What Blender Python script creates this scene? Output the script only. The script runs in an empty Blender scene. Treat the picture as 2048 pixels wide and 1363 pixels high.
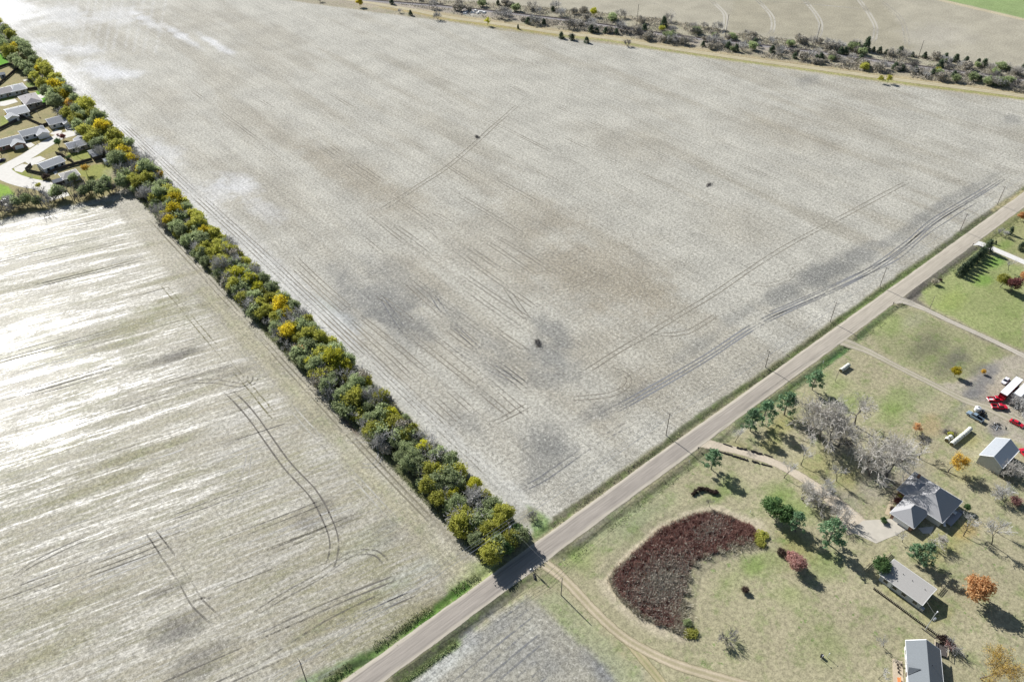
import bpy, math, random
import numpy as np
from mathutils import Vector
C = bpy.context.scene
COL = C.collection
R = math.radians
rng = np.random.default_rng(7)
random.seed(7)

# ------------------------------------------------------------------ camera, sky, sun, exposure
TH, FPX, H = R(39.5), 1546.0, 200.0
cam_d = bpy.data.cameras.new('camera'); cam = bpy.data.objects.new('camera', cam_d); COL.objects.link(cam)
cam.location = (0, 0, H)
cam.rotation_euler = (R(90) - TH, 0, R(-40))
cam_d.sensor_width = 36; cam_d.lens = 36 * FPX / 2048
cam_d.clip_start = 1; cam_d.clip_end = 20000
C.camera = cam
SUN_EL = 34.0
w = bpy.data.worlds.new("World"); C.world = w; w.use_nodes = True
sky = w.node_tree.nodes.new('ShaderNodeTexSky'); sky.sky_type = 'NISHITA'; sky.sun_disc = False
sky.sun_elevation = R(SUN_EL); sky.sun_rotation = 0.0; sky.dust_density = 0.6; sky.air_density = 1.0
bg = w.node_tree.nodes['Background']; bg.inputs[1].default_value = 0.055
w.node_tree.links.new(sky.outputs[0], bg.inputs[0])
sd = bpy.data.lights.new('sun', 'SUN'); sd.energy = 4.9; sd.angle = R(0.5); sd.color = (1, 0.985, 0.965)
so = bpy.data.objects.new('sun', sd); COL.objects.link(so); so.rotation_euler = (R(-(90 - SUN_EL)), 0, 0)
so.location = (200, 600, 400)
C.view_settings.view_transform = 'Standard'; C.view_settings.look = 'None'
C.view_settings.gamma = 1; C.view_settings.use_curve_mapping = False
C.view_settings.exposure = 0.62
if hasattr(C, 'cycles'):
    C.cycles.max_bounces = 6; C.cycles.transparent_max_bounces = 12

# ------------------------------------------------------------------ surveying helpers
c40, s40 = math.cos(R(40)), math.sin(R(40))
def G(u, v, z=0.0):
    """ground position (metres) of a surveyed spot, world X along the road, Y along the hedgerow"""
    x = (u - 1024) / FPX; y = -(v - 681.5) / FPX
    dx, dy, dz = x, math.cos(TH) + y * math.sin(TH), -math.sin(TH) + y * math.cos(TH)
    t = (H - z) / -dz; a, b = dx * t, dy * t
    return (a * c40 + b * s40, -a * s40 + b * c40)
def GP(pts, z=0.0): return [G(u, v, z) for u, v in pts]
KA = 0.70
def pc(r, g, b, k=KA):
    f = lambda c: ((c / 255 + .055) / 1.055) ** 2.4 if c > 10 else c / 255 / 12.92
    return (f(r) * k, f(g) * k, f(b) * k)

def hash2(ix, iy, seed):
    h = (ix.astype(np.int64) * 374761393 + iy.astype(np.int64) * 668265263 + seed * 1442695041) & 0xffffffff
    h = ((h ^ (h >> 13)) * 1274126177) & 0xffffffff
    return ((h ^ (h >> 16)) & 0xffff) / 65535.0
def vnoise(x, y, seed=0):
    ix, iy = np.floor(x), np.floor(y); fx, fy = x - ix, y - iy
    fx = fx * fx * (3 - 2 * fx); fy = fy * fy * (3 - 2 * fy)
    a = hash2(ix, iy, seed); b = hash2(ix + 1, iy, seed); c = hash2(ix, iy + 1, seed); d = hash2(ix + 1, iy + 1, seed)
    return (a * (1 - fx) + b * fx) * (1 - fy) + (c * (1 - fx) + d * fx) * fy
def fbm(x, y, sc, seed=0, oct=4):
    s, a, t = 0, 1, 0
    for k in range(oct):
        s = s + a * vnoise(x / sc * 2 ** k + 13.7 * k, y / sc * 2 ** k - 7.3 * k, seed + k); t += a; a *= .55
    return s / t
def sstep(a, b, x):
    t = np.clip((x - a) / (b - a), 0, 1); return t * t * (3 - 2 * t)

# ------------------------------------------------------------------ materials
def mat(name, col, rough=.7, spec=.35, metal=0., noise=0., nsc=3., stretch=None, bump=0.):
    m = bpy.data.materials.new(name); m.use_nodes = True; nt = m.node_tree; p = nt.nodes['Principled BSDF']
    p.inputs['Roughness'].default_value = rough; p.inputs['Metallic'].default_value = metal
    p.inputs['Specular IOR Level'].default_value = spec
    p.inputs['Base Color'].default_value = (*col, 1)
    if noise > 0:
        tc = nt.nodes.new('ShaderNodeTexCoord'); n = nt.nodes.new('ShaderNodeTexNoise')
        n.inputs['Scale'].default_value = nsc; n.inputs['Detail'].default_value = 5
        src = tc.outputs['Object']
        if stretch:
            mp = nt.nodes.new('ShaderNodeMapping'); mp.inputs['Scale'].default_value = stretch
            nt.links.new(src, mp.inputs[0]); src = mp.outputs[0]
        nt.links.new(src, n.inputs['Vector'])
        mr = nt.nodes.new('ShaderNodeMapRange'); mr.inputs[1].default_value = .25; mr.inputs[2].default_value = .75
        mr.inputs[3].default_value = 1 - noise; mr.inputs[4].default_value = 1 + noise
        nt.links.new(n.outputs[0], mr.inputs[0])
        mx = nt.nodes.new('ShaderNodeVectorMath'); mx.operation = 'SCALE'; mx.inputs[0].default_value = col
        nt.links.new(mr.outputs[0], mx.inputs['Scale']); nt.links.new(mx.outputs[0], p.inputs['Base Color'])
        if bump:
            b = nt.nodes.new('ShaderNodeBump'); b.inputs['Strength'].default_value = bump; b.inputs['Distance'].default_value = .05
            nt.links.new(n.outputs[0], b.inputs['Height']); nt.links.new(b.outputs[0], p.inputs['Normal'])
    return m

def leafmat(name, c0, c1, trans=.5, var=.25):
    m = bpy.data.materials.new(name); m.use_nodes = True; nt = m.node_tree; N = nt.nodes; L = nt.links
    p = N['Principled BSDF']; p.inputs['Roughness'].default_value = .7; p.inputs['Specular IOR Level'].default_value = .2
    at = N.new('ShaderNodeAttribute'); at.attribute_name = 'v'
    oi = N.new('ShaderNodeObjectInfo')
    mx = N.new('ShaderNodeMix'); mx.data_type = 'RGBA'; mx.inputs[6].default_value = (*c0, 1); mx.inputs[7].default_value = (*c1, 1)
    L.new(at.outputs['Fac'], mx.inputs[0])
    mr = N.new('ShaderNodeMapRange'); mr.inputs[3].default_value = 1 - var; mr.inputs[4].default_value = 1 + var
    L.new(oi.outputs['Random'], mr.inputs[0])
    sc = N.new('ShaderNodeVectorMath'); sc.operation = 'SCALE'
    L.new(mx.outputs[2], sc.inputs[0]); L.new(mr.outputs[0], sc.inputs['Scale'])
    L.new(sc.outputs[0], p.inputs['Base Color'])
    if trans > 0:
        t = N.new('ShaderNodeBsdfTranslucent'); L.new(sc.outputs[0], t.inputs['Color'])
        ms = N.new('ShaderNodeMixShader'); ms.inputs[0].default_value = trans
        L.new(p.outputs[0], ms.inputs[1]); L.new(t.outputs[0], ms.inputs[2]); L.new(ms.outputs[0], N['Material Output'].inputs[0])
    return m

def ground_mat():
    m = bpy.data.materials.new('field_and_grass'); m.use_nodes = True; nt = m.node_tree; N = nt.nodes; L = nt.links
    p = N['Principled BSDF']
    geo = N.new('ShaderNodeNewGeometry')
    def attr(n):
        a = N.new('ShaderNodeAttribute'); a.attribute_name = n; return a
    tone, ma, mb = attr('tone'), attr('ma'), attr('mb')
    sa = N.new('ShaderNodeSeparateColor'); L.new(ma.outputs['Color'], sa.inputs[0])
    sb = N.new('ShaderNodeSeparateColor'); L.new(mb.outputs['Color'], sb.inputs[0])
    stub, grass, rowa = sa.outputs; rowb, gloss, fine = sb.outputs
    def noise(scale, detail=4, rough=.6, mapping=None, rot=0., off=0.):
        n = N.new('ShaderNodeTexNoise'); n.inputs['Scale'].default_value = scale; n.inputs['Detail'].default_value = detail
        n.inputs['Roughness'].default_value = rough
        mp = N.new('ShaderNodeMapping'); mp.vector_type = 'TEXTURE' if False else 'POINT'
        mp.inputs['Location'].default_value = (off, off * .7, 0)
        if rot:
            r = N.new('ShaderNodeVectorRotate'); r.rotation_type = 'Z_AXIS'; r.inputs['Angle'].default_value = rot
            L.new(geo.outputs['Position'], r.inputs['Vector']); L.new(r.outputs[0], mp.inputs[0])
        else: L.new(geo.outputs['Position'], mp.inputs[0])
        if mapping: mp.inputs['Scale'].default_value = mapping
        L.new(mp.outputs[0], n.inputs['Vector']); return n.outputs[0]
    def ramp(x, a, b, lo=0., hi=1.):
        mr = N.new('ShaderNodeMapRange'); mr.interpolation_type = 'SMOOTHSTEP'
        for i, v in zip((1, 2, 3, 4), (a, b, lo, hi)): mr.inputs[i].default_value = v
        L.new(x, mr.inputs[0]); return mr.outputs[0]
    def mul(a, b):
        n = N.new('ShaderNodeMath'); n.operation = 'MULTIPLY'
        for i, v in enumerate((a, b)):
            if isinstance(v, (int, float)): n.inputs[i].default_value = v
            else: L.new(v, n.inputs[i])
        return n.outputs[0]
    def add(a, b, op='ADD'):
        n = N.new('ShaderNodeMath'); n.operation = op
        for i, v in enumerate((a, b)):
            if isinstance(v, (int, float)): n.inputs[i].default_value = v
            else: L.new(v, n.inputs[i])
        return n.outputs[0]
    def mix(fac, a, b, mode='MIX'):
        x = N.new('ShaderNodeMix'); x.data_type = 'RGBA'; x.blend_type = mode
        if isinstance(fac, (int, float)): x.inputs[0].default_value = fac
        else: L.new(fac, x.inputs[0])
        for i, v in ((6, a), (7, b)):
            if isinstance(v, tuple): x.inputs[i].default_value = (*v, 1)
            else: L.new(v, x.inputs[i])
        return x.outputs[2]
    def grey(x):
        n = N.new('ShaderNodeCombineColor')
        for i in range(3): L.new(x, n.inputs[i])
        return n.outputs[0]
    col = tone.outputs['Color']
    n1 = noise(.8, 6, .72); n2 = noise(2.3, 3, .7); n3 = noise(.05, 5, .6)
    # broad slow variation
    col = mix(1.0, col, grey(ramp(n3, .3, .7, .90, 1.10)), 'MULTIPLY')
    # crop rows along the hedge direction
    ra = noise(1.0, 4, .65, (.55, .022, 1), 0); ra2 = noise(1.0, 3, .6, (1.5, .05, 1), 0, 31)
    rs = add(mul(ra, .6), mul(ra2, .4))
    col = mix(rowa, col, mix(1.0, col, grey(ramp(rs, .36, .62, .80, 1.13)), 'MULTIPLY'))
    fa = ramp(noise(1.0, 3, .5, (.95, .012, 1), 0, 91), .60, .69)
    col = mix(mul(mul(fa, rowa), .42), col, mix(1.0, col, (.70, .68, .65), 'MULTIPLY'))
    # crop rows of the nearer field, turned twelve degrees
    b1 = noise(1.0, 4, .62, (.012, .16, 1), R(12), 5); b2 = noise(1.0, 4, .7, (.045, .75, 1), R(12), 17); b3 = noise(1.0, 3, .6, (.16, 1.5, 1), R(12), 41)
    bs = add(add(add(mul(b1, .40), mul(b2, .36)), mul(b3, .24)), mul(add(n1, -.5), .16))
    white = ramp(bs, .475, .68); olive = ramp(bs, .54, .41)
    ocol = mix(ramp(noise(.03, 3), .42, .62), pc(164, 156, 132), pc(144, 140, 102))
    cb = mix(mul(olive, .82), col, ocol)
    cb = mix(mul(white, .62), cb, pc(190, 186, 174))
    fr = ramp(noise(1.0, 2, .5, (.02, 1.25, 1), R(12), 77), .62, .70)
    cb = mix(mul(fr, .38), cb, pc(122, 116, 100))
    col = mix(rowb, col, cb)
    # straw litter and dark gaps between it
    straw = mul(ramp(noise(1.1, 5, .75, None, 0, 9), .54, .68), stub)
    gaps = mul(ramp(noise(.9, 5, .75, None, 0, 57), .55, .70), stub)
    col = mix(mul(gaps, .75), col, mix(1.0, col, (.52, .50, .46), 'MULTIPLY'))
    col = mix(mul(straw, .78), col, pc(234, 230, 218))
    # grass: greener tufts and dry tufts
    gm = ramp(noise(.16, 6, .68, None, 0, 3), .48, .66)
    col = mix(mul(mul(gm, grass), .55), col, pc(122, 143, 78))
    dm = ramp(noise(.55, 5, .7, None, 0, 23), .56, .74)
    col = mix(mul(mul(dm, grass), .6), col, pc(98, 104, 66))
    tf = mul(ramp(noise(.6, 3, .6, None, 0, 83), .60, .68), ramp(noise(.06, 3, .6, None, 0, 87), .47, .60))
    col = mix(mul(tf, mul(grass, .85)), col, pc(112, 142, 72))
    ym = ramp(noise(.35, 5, .7, None, 0, 63), .58, .74)
    col = mix(mul(mul(ym, grass), .5), col, pc(192, 180, 140))
    # fine grain everywhere
    g = add(mul(n1, .6), mul(n2, .4))
    col = mix(fine, col, mix(1.0, col, grey(ramp(g, .35, .65, .54, 1.46)), 'MULTIPLY'))
    L.new(col, p.inputs['Base Color'])
    gl = mul(gloss, add(add(.30, mul(rowb, .10)), add(mul(mul(white, rowb), .58), mul(straw, .15)), 'ADD'))
    rr = N.new('ShaderNodeMapRange'); rr.inputs[3].default_value = .9; rr.inputs[4].default_value = .31
    L.new(gl, rr.inputs[0]); L.new(rr.outputs[0], p.inputs['Roughness'])
    sp = N.new('ShaderNodeMapRange'); sp.inputs[3].default_value = .12; sp.inputs[4].default_value = .54
    L.new(gl, sp.inputs[0]); L.new(sp.outputs[0], p.inputs['Specular IOR Level'])
    bp = N.new('ShaderNodeBump'); bp.inputs['Strength'].default_value = .55; bp.inputs['Distance'].default_value = .16
    L.new(add(.55, mul(gloss, -.34)), bp.inputs['Strength'])
    L.new(g, bp.inputs['Height']); L.new(bp.outputs[0], p.inputs['Normal'])
    return m

def ribbon_mat(name, alpha=True, grain=.22, stretch=None):
    """track or gravel material: vertex tone, grain, ragged see-through edges (attribute e: 1 at the middle, 0 at the rim)"""
    m = bpy.data.materials.new(name); m.use_nodes = True; nt = m.node_tree; N = nt.nodes; L = nt.links
    p = N['Principled BSDF']; p.inputs['Roughness'].default_value = .9; p.inputs['Specular IOR Level'].default_value = .15
    geo = N.new('ShaderNodeNewGeometry')
    a = N.new('ShaderNodeAttribute'); a.attribute_name = 'tone'
    n = N.new('ShaderNodeTexNoise'); n.inputs['Scale'].default_value = 1.6; n.inputs['Detail'].default_value = 5; n.inputs['Roughness'].default_value = .7
    mp = N.new('ShaderNodeMapping'); L.new(geo.outputs['Position'], mp.inputs[0])
    if stretch: mp.inputs['Scale'].default_value = stretch
    L.new(mp.outputs[0], n.inputs['Vector'])
    mr = N.new('ShaderNodeMapRange'); mr.inputs[1].default_value = .3; mr.inputs[2].default_value = .7
    mr.inputs[3].default_value = 1 - grain; mr.inputs[4].default_value = 1 + grain
    L.new(n.outputs[0], mr.inputs[0])
    sc = N.new('ShaderNodeVectorMath'); sc.operation = 'SCALE'; L.new(a.outputs['Color'], sc.inputs[0]); L.new(mr.outputs[0], sc.inputs['Scale'])
    L.new(sc.outputs[0], p.inputs['Base Color'])
    if alpha:
        e = N.new('ShaderNodeAttribute'); e.attribute_name = 'e'
        n2 = N.new('ShaderNodeTexNoise'); n2.inputs['Scale'].default_value = .55; n2.inputs['Detail'].default_value = 6; n2.inputs['Roughness'].default_value = .75
        L.new(geo.outputs['Position'], n2.inputs['Vector'])
        ad = N.new('ShaderNodeMath'); ad.operation = 'ADD'; L.new(e.outputs['Fac'], ad.inputs[0]); L.new(n2.outputs[0], ad.inputs[1])
        th = N.new('ShaderNodeMapRange'); th.inputs[1].default_value = .80; th.inputs[2].default_value = 1.16
        L.new(ad.outputs[0], th.inputs[0])
        L.new(th.outputs[0], p.inputs['Alpha'])
    return m

M = {}
M['ground'] = ground_mat()
M['track'] = ribbon_mat('wheel_track_soil')
M['gravel'] = ribbon_mat('gravel', True, .16)
M['road'] = ribbon_mat('gravel_road', True, .16, (.10, 1.2, 1))
M['concrete'] = mat('concrete', pc(226, 221, 210), .8, .3, 0, .08, .5)
M['white'] = mat('white_paint', (.78, .78, .77), .5, .4, 0, .05, 1)
M['offwhite'] = mat('off_white_siding', (.62, .61, .58), .6, .3, 0, .06, 2)
M['tan'] = mat('tan_siding', (.45, .37, .28), .7, .3, 0, .08, 2)
M['greywall'] = mat('grey_siding', (.40, .42, .43), .7, .3, 0, .08, 2, (1, 1, 12))
M['brick'] = mat('brick', (.28, .17, .13), .85, .2, 0, .2, 6)
M['shingle_dark'] = mat('dark_shingles', (.30, .305, .32), .85, .25, 0, .35, 5, (1, 6, 6), .4)
M['shingle_grey'] = mat('grey_shingles', (.38, .385, .39), .85, .25, 0, .28, 5, (1, 6, 6), .4)
M['shingle_mid'] = mat('weathered_shingles', (.36, .345, .32), .88, .2, 0, .25, 5, (1, 6, 6), .4)
M['shingle_mauve'] = mat('brown_grey_shingles', (.36, .335, .33), .88, .2, 0, .25, 5, (1, 6, 6), .4)
M['shingle_house'] = mat('light_grey_shingles', (.34, .335, .335), .85, .25, 0, .22, 5, (1, 6, 6), .4)
M['metalroof'] = mat('galvanised_roofing', (.42, .44, .46), .5, .4, .35, .06, 2, (8, 1, 1))
M['galv'] = mat('galvanised_siding', (.46, .48, .50), .5, .4, .35, .12, 2, (8, 1, 1))
M['glass'] = mat('dark_glass', (.02, .025, .03), .08, .6)
M['black'] = mat('black_rubber', (.012, .012, .013), .7, .3)
M['dark'] = mat('dark_metal', (.04, .042, .045), .5, .4, .3, .1, 4)
M['red'] = mat('red_paint', (.55, .012, .035), .3, .6)
M['red_shaded'] = mat('shaded_red_paint', (.16, .012, .02), .5, .4)  # trailer sides: their shade is put into this darker red
M['whitecar'] = mat('white_car_paint', (.75, .75, .78), .25, .6)
M['bluecar'] = mat('grey_blue_car_paint', (.22, .29, .35), .3, .6)
M['navy'] = mat('dark_car_paint', (.06, .05, .12), .3, .6)
M['chrome'] = mat('steel', (.5, .5, .5), .3, .5, .8)
M['lamp'] = mat('lamp_lens', (.75, .74, .7), .15, .6)
M['redlens'] = mat('red_lens', (.4, .01, .01), .2, .6)
M['wood'] = mat('weathered_wood', (.20, .16, .125), .85, .2, 0, .25, 3, (1, 1, .2))
M['fencewood'] = mat('grey_fence_boards', (.085, .075, .07), .9, .15, 0, .3, 3, (4, 4, .2))
M['palewood'] = mat('pale_lumber', (.55, .47, .34), .8, .2, 0, .15, 3)
M['polewood'] = mat('pole_timber', (.24, .21, .18), .85, .2, 0, .2, 3, (2, 2, .2))
M['deck'] = mat('deck_boards', (.36, .35, .36), .8, .25, 0, .12, 2, (8, .5, 1))
M['hay'] = mat('pale_wrapped_hay', (.60, .60, .52), .75, .25, 0, .18, 4, (1, 3, 3), .3)
M['hayend'] = mat('hay_end', (.20, .17, .10), .9, .1, 0, .25, 5)
M['bark'] = mat('grey_bark', (.15, .135, .12), .9, .15, 0, .25, 3, (2, 2, .4), .4)
M['barkdark'] = mat('dark_bark', (.055, .05, .048), .9, .15, 0, .25, 3, (2, 2, .4), .4)
M['stone'] = mat('dark_edging_stone', (.05, .045, .042), .9, .2, 0, .3, 4)
M['palestone'] = mat('pale_rubble', (.62, .61, .58), .9, .2, 0, .15, 2)
M['rail'] = mat('rusty_rail', (.16, .12, .10), .5, .4, .6, .15, 2)
M['tie'] = mat('railway_tie', (.10, .085, .075), .9, .15, 0, .2, 4)
M['ballast'] = mat('track_ballast', pc(178, 172, 170), .95, .1, 0, .25, 1.3)
M['orange'] = mat('orange_cushion', (.6, .22, .08), .8, .2)
M['wire'] = mat('aluminium_wire', (.45, .46, .47), .4, .5, .5)
M['pondwater'] = mat('pond_mud', (.035, .024, .024), .6, .4, 0, .3, .4)
# foliage
M['l_yellow'] = leafmat('golden_leaves', (.46, .385, .03), (.78, .65, .06))
M['l_lime'] = leafmat('yellow_green_leaves', (.38, .40, .04), (.70, .66, .08))
M['l_amber'] = leafmat('amber_leaves', (.55, .38, .08), (.82, .58, .12))
M['l_orange'] = leafmat('rust_orange_leaves', (.48, .26, .11), (.80, .50, .25))
M['l_olive'] = leafmat('olive_leaves', (.29, .31, .06), (.58, .56, .13))
M['l_sage'] = leafmat('grey_green_leaves', (.22, .27, .13), (.48, .54, .29))
M['l_dark'] = leafmat('dark_green_leaves', (.07, .14, .06), (.18, .28, .10))
M['l_cedar'] = leafmat('cedar_needles', (.06, .095, .055), (.17, .21, .12), .15)
M['l_pine'] = leafmat('pine_needles', (.10, .20, .11), (.26, .38, .20), .25)
M['l_pink'] = leafmat('pinkish_leaves', (.38, .20, .18), (.72, .46, .40))
M['l_maroon'] = leafmat('maroon_leaves', (.16, .06, .06), (.36, .16, .14))
M['l_brown'] = leafmat('dead_brown_leaves', (.045, .03, .026), (.12, .08, .06), .2)
M['twig_pale'] = leafmat('pale_twigs', (.40, .375, .335), (.64, .605, .545), .0, .12)
M['twig_grey'] = leafmat('grey_twigs', (.34, .335, .32), (.62, .60, .57), .0, .2)
M['twig_dark'] = leafmat('dark_twigs', (.12, .115, .11), (.28, .265, .25), .0, .2)
M['reed'] = leafmat('maroon_reeds', (.15, .062, .05), (.52, .33, .27), .25, 0)
M['palegrass'] = leafmat('bleached_grass', (.40, .36, .26), (.62, .58, .47), .3, 0)
M['verge'] = leafmat('long_verge_grass', (.16, .19, .08), (.40, .42, .22), .3, 0)
M['brush'] = leafmat('dry_brush', (.28, .26, .21), (.58, .53, .44), .15, 0)

# ------------------------------------------------------------------ mesh helpers
class MB:
    def __init__(s): s.v = []; s.f = []
    def add(s, vs, fs):
        o = len(s.v); s.v += [tuple(map(float, p)) for p in vs]; s.f += [tuple(i + o for i in f) for f in fs]; return s
    def box(s, cx, cy, cz, sx, sy, sz, rz=0, taper=1.0):
        c, n = math.cos(rz), math.sin(rz); vs = []
        for z, k in ((-.5, 1), (.5, taper)):
            for x, y in ((-.5, -.5), (.5, -.5), (.5, .5), (-.5, .5)):
                X, Y = x * sx * k, y * sy * k; vs.append((cx + X * c - Y * n, cy + X * n + Y * c, cz + z * sz))
        return s.add(vs, [(3, 2, 1, 0), (4, 5, 6, 7), (0, 1, 5, 4), (1, 2, 6, 5), (2, 3, 7, 6), (3, 0, 4, 7)])
    def cyl(s, p0, p1, r0, r1=None, n=8, caps=True):
        r1 = r0 if r1 is None else r1
        p0, p1 = Vector(p0), Vector(p1); d = (p1 - p0).normalized()
        a = d.orthogonal().normalized(); b = d.cross(a); vs = []
        for p, r in ((p0, r0), (p1, r1)):
            for k in range(n):
                t = 2 * math.pi * k / n; q = p + (a * math.cos(t) + b * math.sin(t)) * r; vs.append(tuple(q))
        fs = [(k, (k + 1) % n, n + (k + 1) % n, n + k) for k in range(n)]
        if caps: fs += [tuple(range(n - 1, -1, -1)), tuple(range(n, 2 * n))]
        return s.add(vs, fs)
    def extrude_y(s, prof, y0, y1, inset=None):
        """closed side profile (x,z) extruded along y; inset = per-point y inset"""
        n = len(prof); ins = inset or [0] * n
        vs = [(x, y0 + i, z) for (x, z), i in zip(prof, ins)] + [(x, y1 - i, z) for (x, z), i in zip(prof, ins)]
        fs = [tuple(range(n)), tuple(range(2 * n - 1, n - 1, -1))] + [(k, n + k, n + (k + 1) % n, (k + 1) % n) for k in range(n)]
        return s.add(vs, fs)
    def mesh(s, name, m):
        me = bpy.data.meshes.new(name); me.from_pydata(s.v, [], s.f); me.materials.append(m); me.update(); return me
    def build(s, name, m, parent=None):
        o = bpy.data.objects.new(name, s.mesh(name, m)); COL.objects.link(o)
        if parent: o.parent = parent
        return o
def npmesh(name, verts, quads, m, attrs=None, smooth=False):
    me = bpy.data.meshes.new(name); nv, nf = len(verts), len(quads); k = quads.shape[1]
    me.vertices.add(nv); me.vertices.foreach_set('co', np.ascontiguousarray(verts, dtype=np.float32).ravel())
    me.loops.add(nf * k); me.loops.foreach_set('vertex_index', np.ascontiguousarray(quads, dtype=np.int32).ravel())
    me.polygons.add(nf); me.polygons.foreach_set('loop_start', np.arange(0, nf * k, k, dtype=np.int32))
    me.update(calc_edges=True)
    for an, av in (attrs or {}).items():
        if av.ndim == 1:
            a = me.attributes.new(an, 'FLOAT', 'POINT'); a.data.foreach_set('value', av.astype(np.float32))
        else:
            a = me.attributes.new(an, 'FLOAT_COLOR', 'POINT')
            a.data.foreach_set('color', np.hstack([av, np.ones((nv, 1))]).astype(np.float32).ravel())
    if smooth: me.polygons.foreach_set('use_smooth', np.ones(nf, dtype=bool))
    me.materials.append(m); return me
def link(name, me, parent=None, kind=None):
    o = bpy.data.objects.new(name, me); COL.objects.link(o)
    if parent: o.parent = parent
    if kind: o['kind'] = kind
    return o
def thing(name, label, cat, loc=(0, 0, 0), rz=0, group=None, scale=1.0):
    o = bpy.data.objects.new(name, None); COL.objects.link(o); o.location = loc; o.rotation_euler = (0, 0, rz)
    o.scale = (scale,) * 3 if isinstance(scale, (int, float)) else scale
    o.empty_display_size = .2
    tag(o, label, cat, group); return o
def tag(o, label, cat, group=None):
    o['label'] = label; o['category'] = cat
    if group: o['group'] = group
    return o
def dup(root, loc, rz, label=None, group=None, scale=None):
    r = root.copy(); COL.objects.link(r); r.location = loc; r.rotation_euler = (0, 0, rz)
    if scale is not None: r.scale = (scale,) * 3 if isinstance(scale, (int, float)) else scale
    if label: r['label'] = label
    if group: r['group'] = group
    for ch in root.children:
        c = ch.copy(); COL.objects.link(c); c.parent = r
        for g in ch.children:
            d = g.copy(); COL.objects.link(d); d.parent = c
    return r

# ------------------------------------------------------------------ GROUND: painted survey of soils, damp, grass
VIS_F = np.array([0, math.cos(TH), -math.sin(TH)])
def to_img(X, Y):
    xc = X * c40 - Y * s40; yc = X * s40 + Y * c40
    zz = yc * math.cos(TH) + H * math.sin(TH); up = yc * math.sin(TH) - H * math.cos(TH)
    return 1024 + FPX * xc / zz, 681.5 - FPX * up / zz, zz
T = 16
tiles = []
for ix in range(-8, 56):
    for iy in range(-5, 58):
        cx, cy = (ix + .5) * T, (iy + .5) * T
        u, v, zz = to_img(cx, cy)
        if zz < 30: continue
        mg = 24 * FPX / zz
        if -mg - 60 < u < 2048 + mg + 60 and -mg - 40 < v < 1363 + mg + 60:
            d = zz
            tiles.append((ix, iy, .5 if d < 345 else (1. if d < 520 else 2.)))
VX, VY, QF = [], [], []; off = 0
for ix, iy, s in tiles:
    n = int(T / s) + 1
    gx, gy = np.meshgrid(ix * T + np.arange(n) * s, iy * T + np.arange(n) * s, indexing='ij')
    VX.append(gx.ravel()); VY.append(gy.ravel())
    i, j = np.meshgrid(np.arange(n - 1), np.arange(n - 1), indexing='ij'); a = (i * n + j).ravel() + off
    QF.append(np.stack([a, a + n, a + n + 1, a + 1], 1)); off += n * n
X = np.concatenate(VX); Y = np.concatenate(VY); Q = np.concatenate(QF); NV = len(X)
tone = np.zeros((NV, 3)); ma = np.zeros((NV, 3)); mb = np.zeros((NV, 3))
tone[:] = pc(186, 182, 165); mb[:, 2] = .6
jit = (fbm(X, Y, 9, 3) - .5) * 2; jit2 = (fbm(X, Y, 3, 11, 3) - .5) * 2
big = fbm(X, Y, 60, 21); streakA = fbm(X * 6, Y * .55, 40, 31); streakA2 = fbm(X * 3, Y * .35, 40, 35)

def polydist(pts, close=False, sub=None):
    xs, ys = (X, Y) if sub is None else (X[sub], Y[sub])
    d = np.full(len(xs), 1e9); P = list(pts) + ([pts[0]] if close else [])
    for (ax, ay), (bx, by) in zip(P[:-1], P[1:]):
        dx, dy = bx - ax, by - ay; L2 = dx * dx + dy * dy + 1e-9
        t = np.clip(((xs - ax) * dx + (ys - ay) * dy) / L2, 0, 1)
        d = np.minimum(d, np.hypot(xs - ax - t * dx, ys - ay - t * dy))
    return d
def inside(pts, sub):
    xs, ys = X[sub], Y[sub]; c = np.zeros(len(xs), bool)
    for (ax, ay), (bx, by) in zip(pts, pts[1:] + pts[:1]):
        if ay == by: continue
        k = ((ay > ys) != (by > ys)) & (xs < (bx - ax) * (ys - ay) / (by - ay) + ax); c ^= k
    return c
def bbox(pts, mgn):
    px = [p[0] for p in pts]; py = [p[1] for p in pts]
    return np.nonzero((X > min(px) - mgn) & (X < max(px) + mgn) & (Y > min(py) - mgn) & (Y < max(py) + mgn))[0]
def apply(sub, wgt, col=None, a=None, b=None):
    k = wgt[:, None]
    if col is not None: tone[sub] = tone[sub] * (1 - k) + np.array(col) * k
    if a is not None:
        for i, v in enumerate(a):
            if v is not None: ma[sub, i] = ma[sub, i] * (1 - wgt) + v * wgt
    if b is not None:
        for i, v in enumerate(b):
            if v is not None: mb[sub, i] = mb[sub, i] * (1 - wgt) + v * wgt
def poly(pts, col=None, soft=1.0, s=1.0, rag=.6, a=None, b=None, world=False):
    P = list(pts) if world else GP(pts)
    sub = bbox(P, soft * 2 + rag * 2)
    d = polydist(P, True, sub); ins = inside(P, sub); sd_ = np.where(ins, d, -d) + jit[sub] * rag * .7 + jit2[sub] * rag
    apply(sub, sstep(-soft, soft, sd_) * s, col, a, b)
def stroke(pts, width, col=None, s=1.0, soft=.5, rag=.6, a=None, b=None, world=False, brk=0.):
    P = list(pts) if world else GP(pts)
    sub = bbox(P, width + rag * 2); d = polydist(P, False, sub) + jit[sub] * rag * .6 + jit2[sub] * rag
    wg = (1 - sstep(width * .5 * (1 - soft), width * .5 * (1 + soft), d)) * s
    if brk: wg = wg * sstep(.5 - .25, .5 + .25, jit[sub] * .5 * brk + jit2[sub] * .5 * brk + .6)
    apply(sub, wg, col, a, b)
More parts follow.
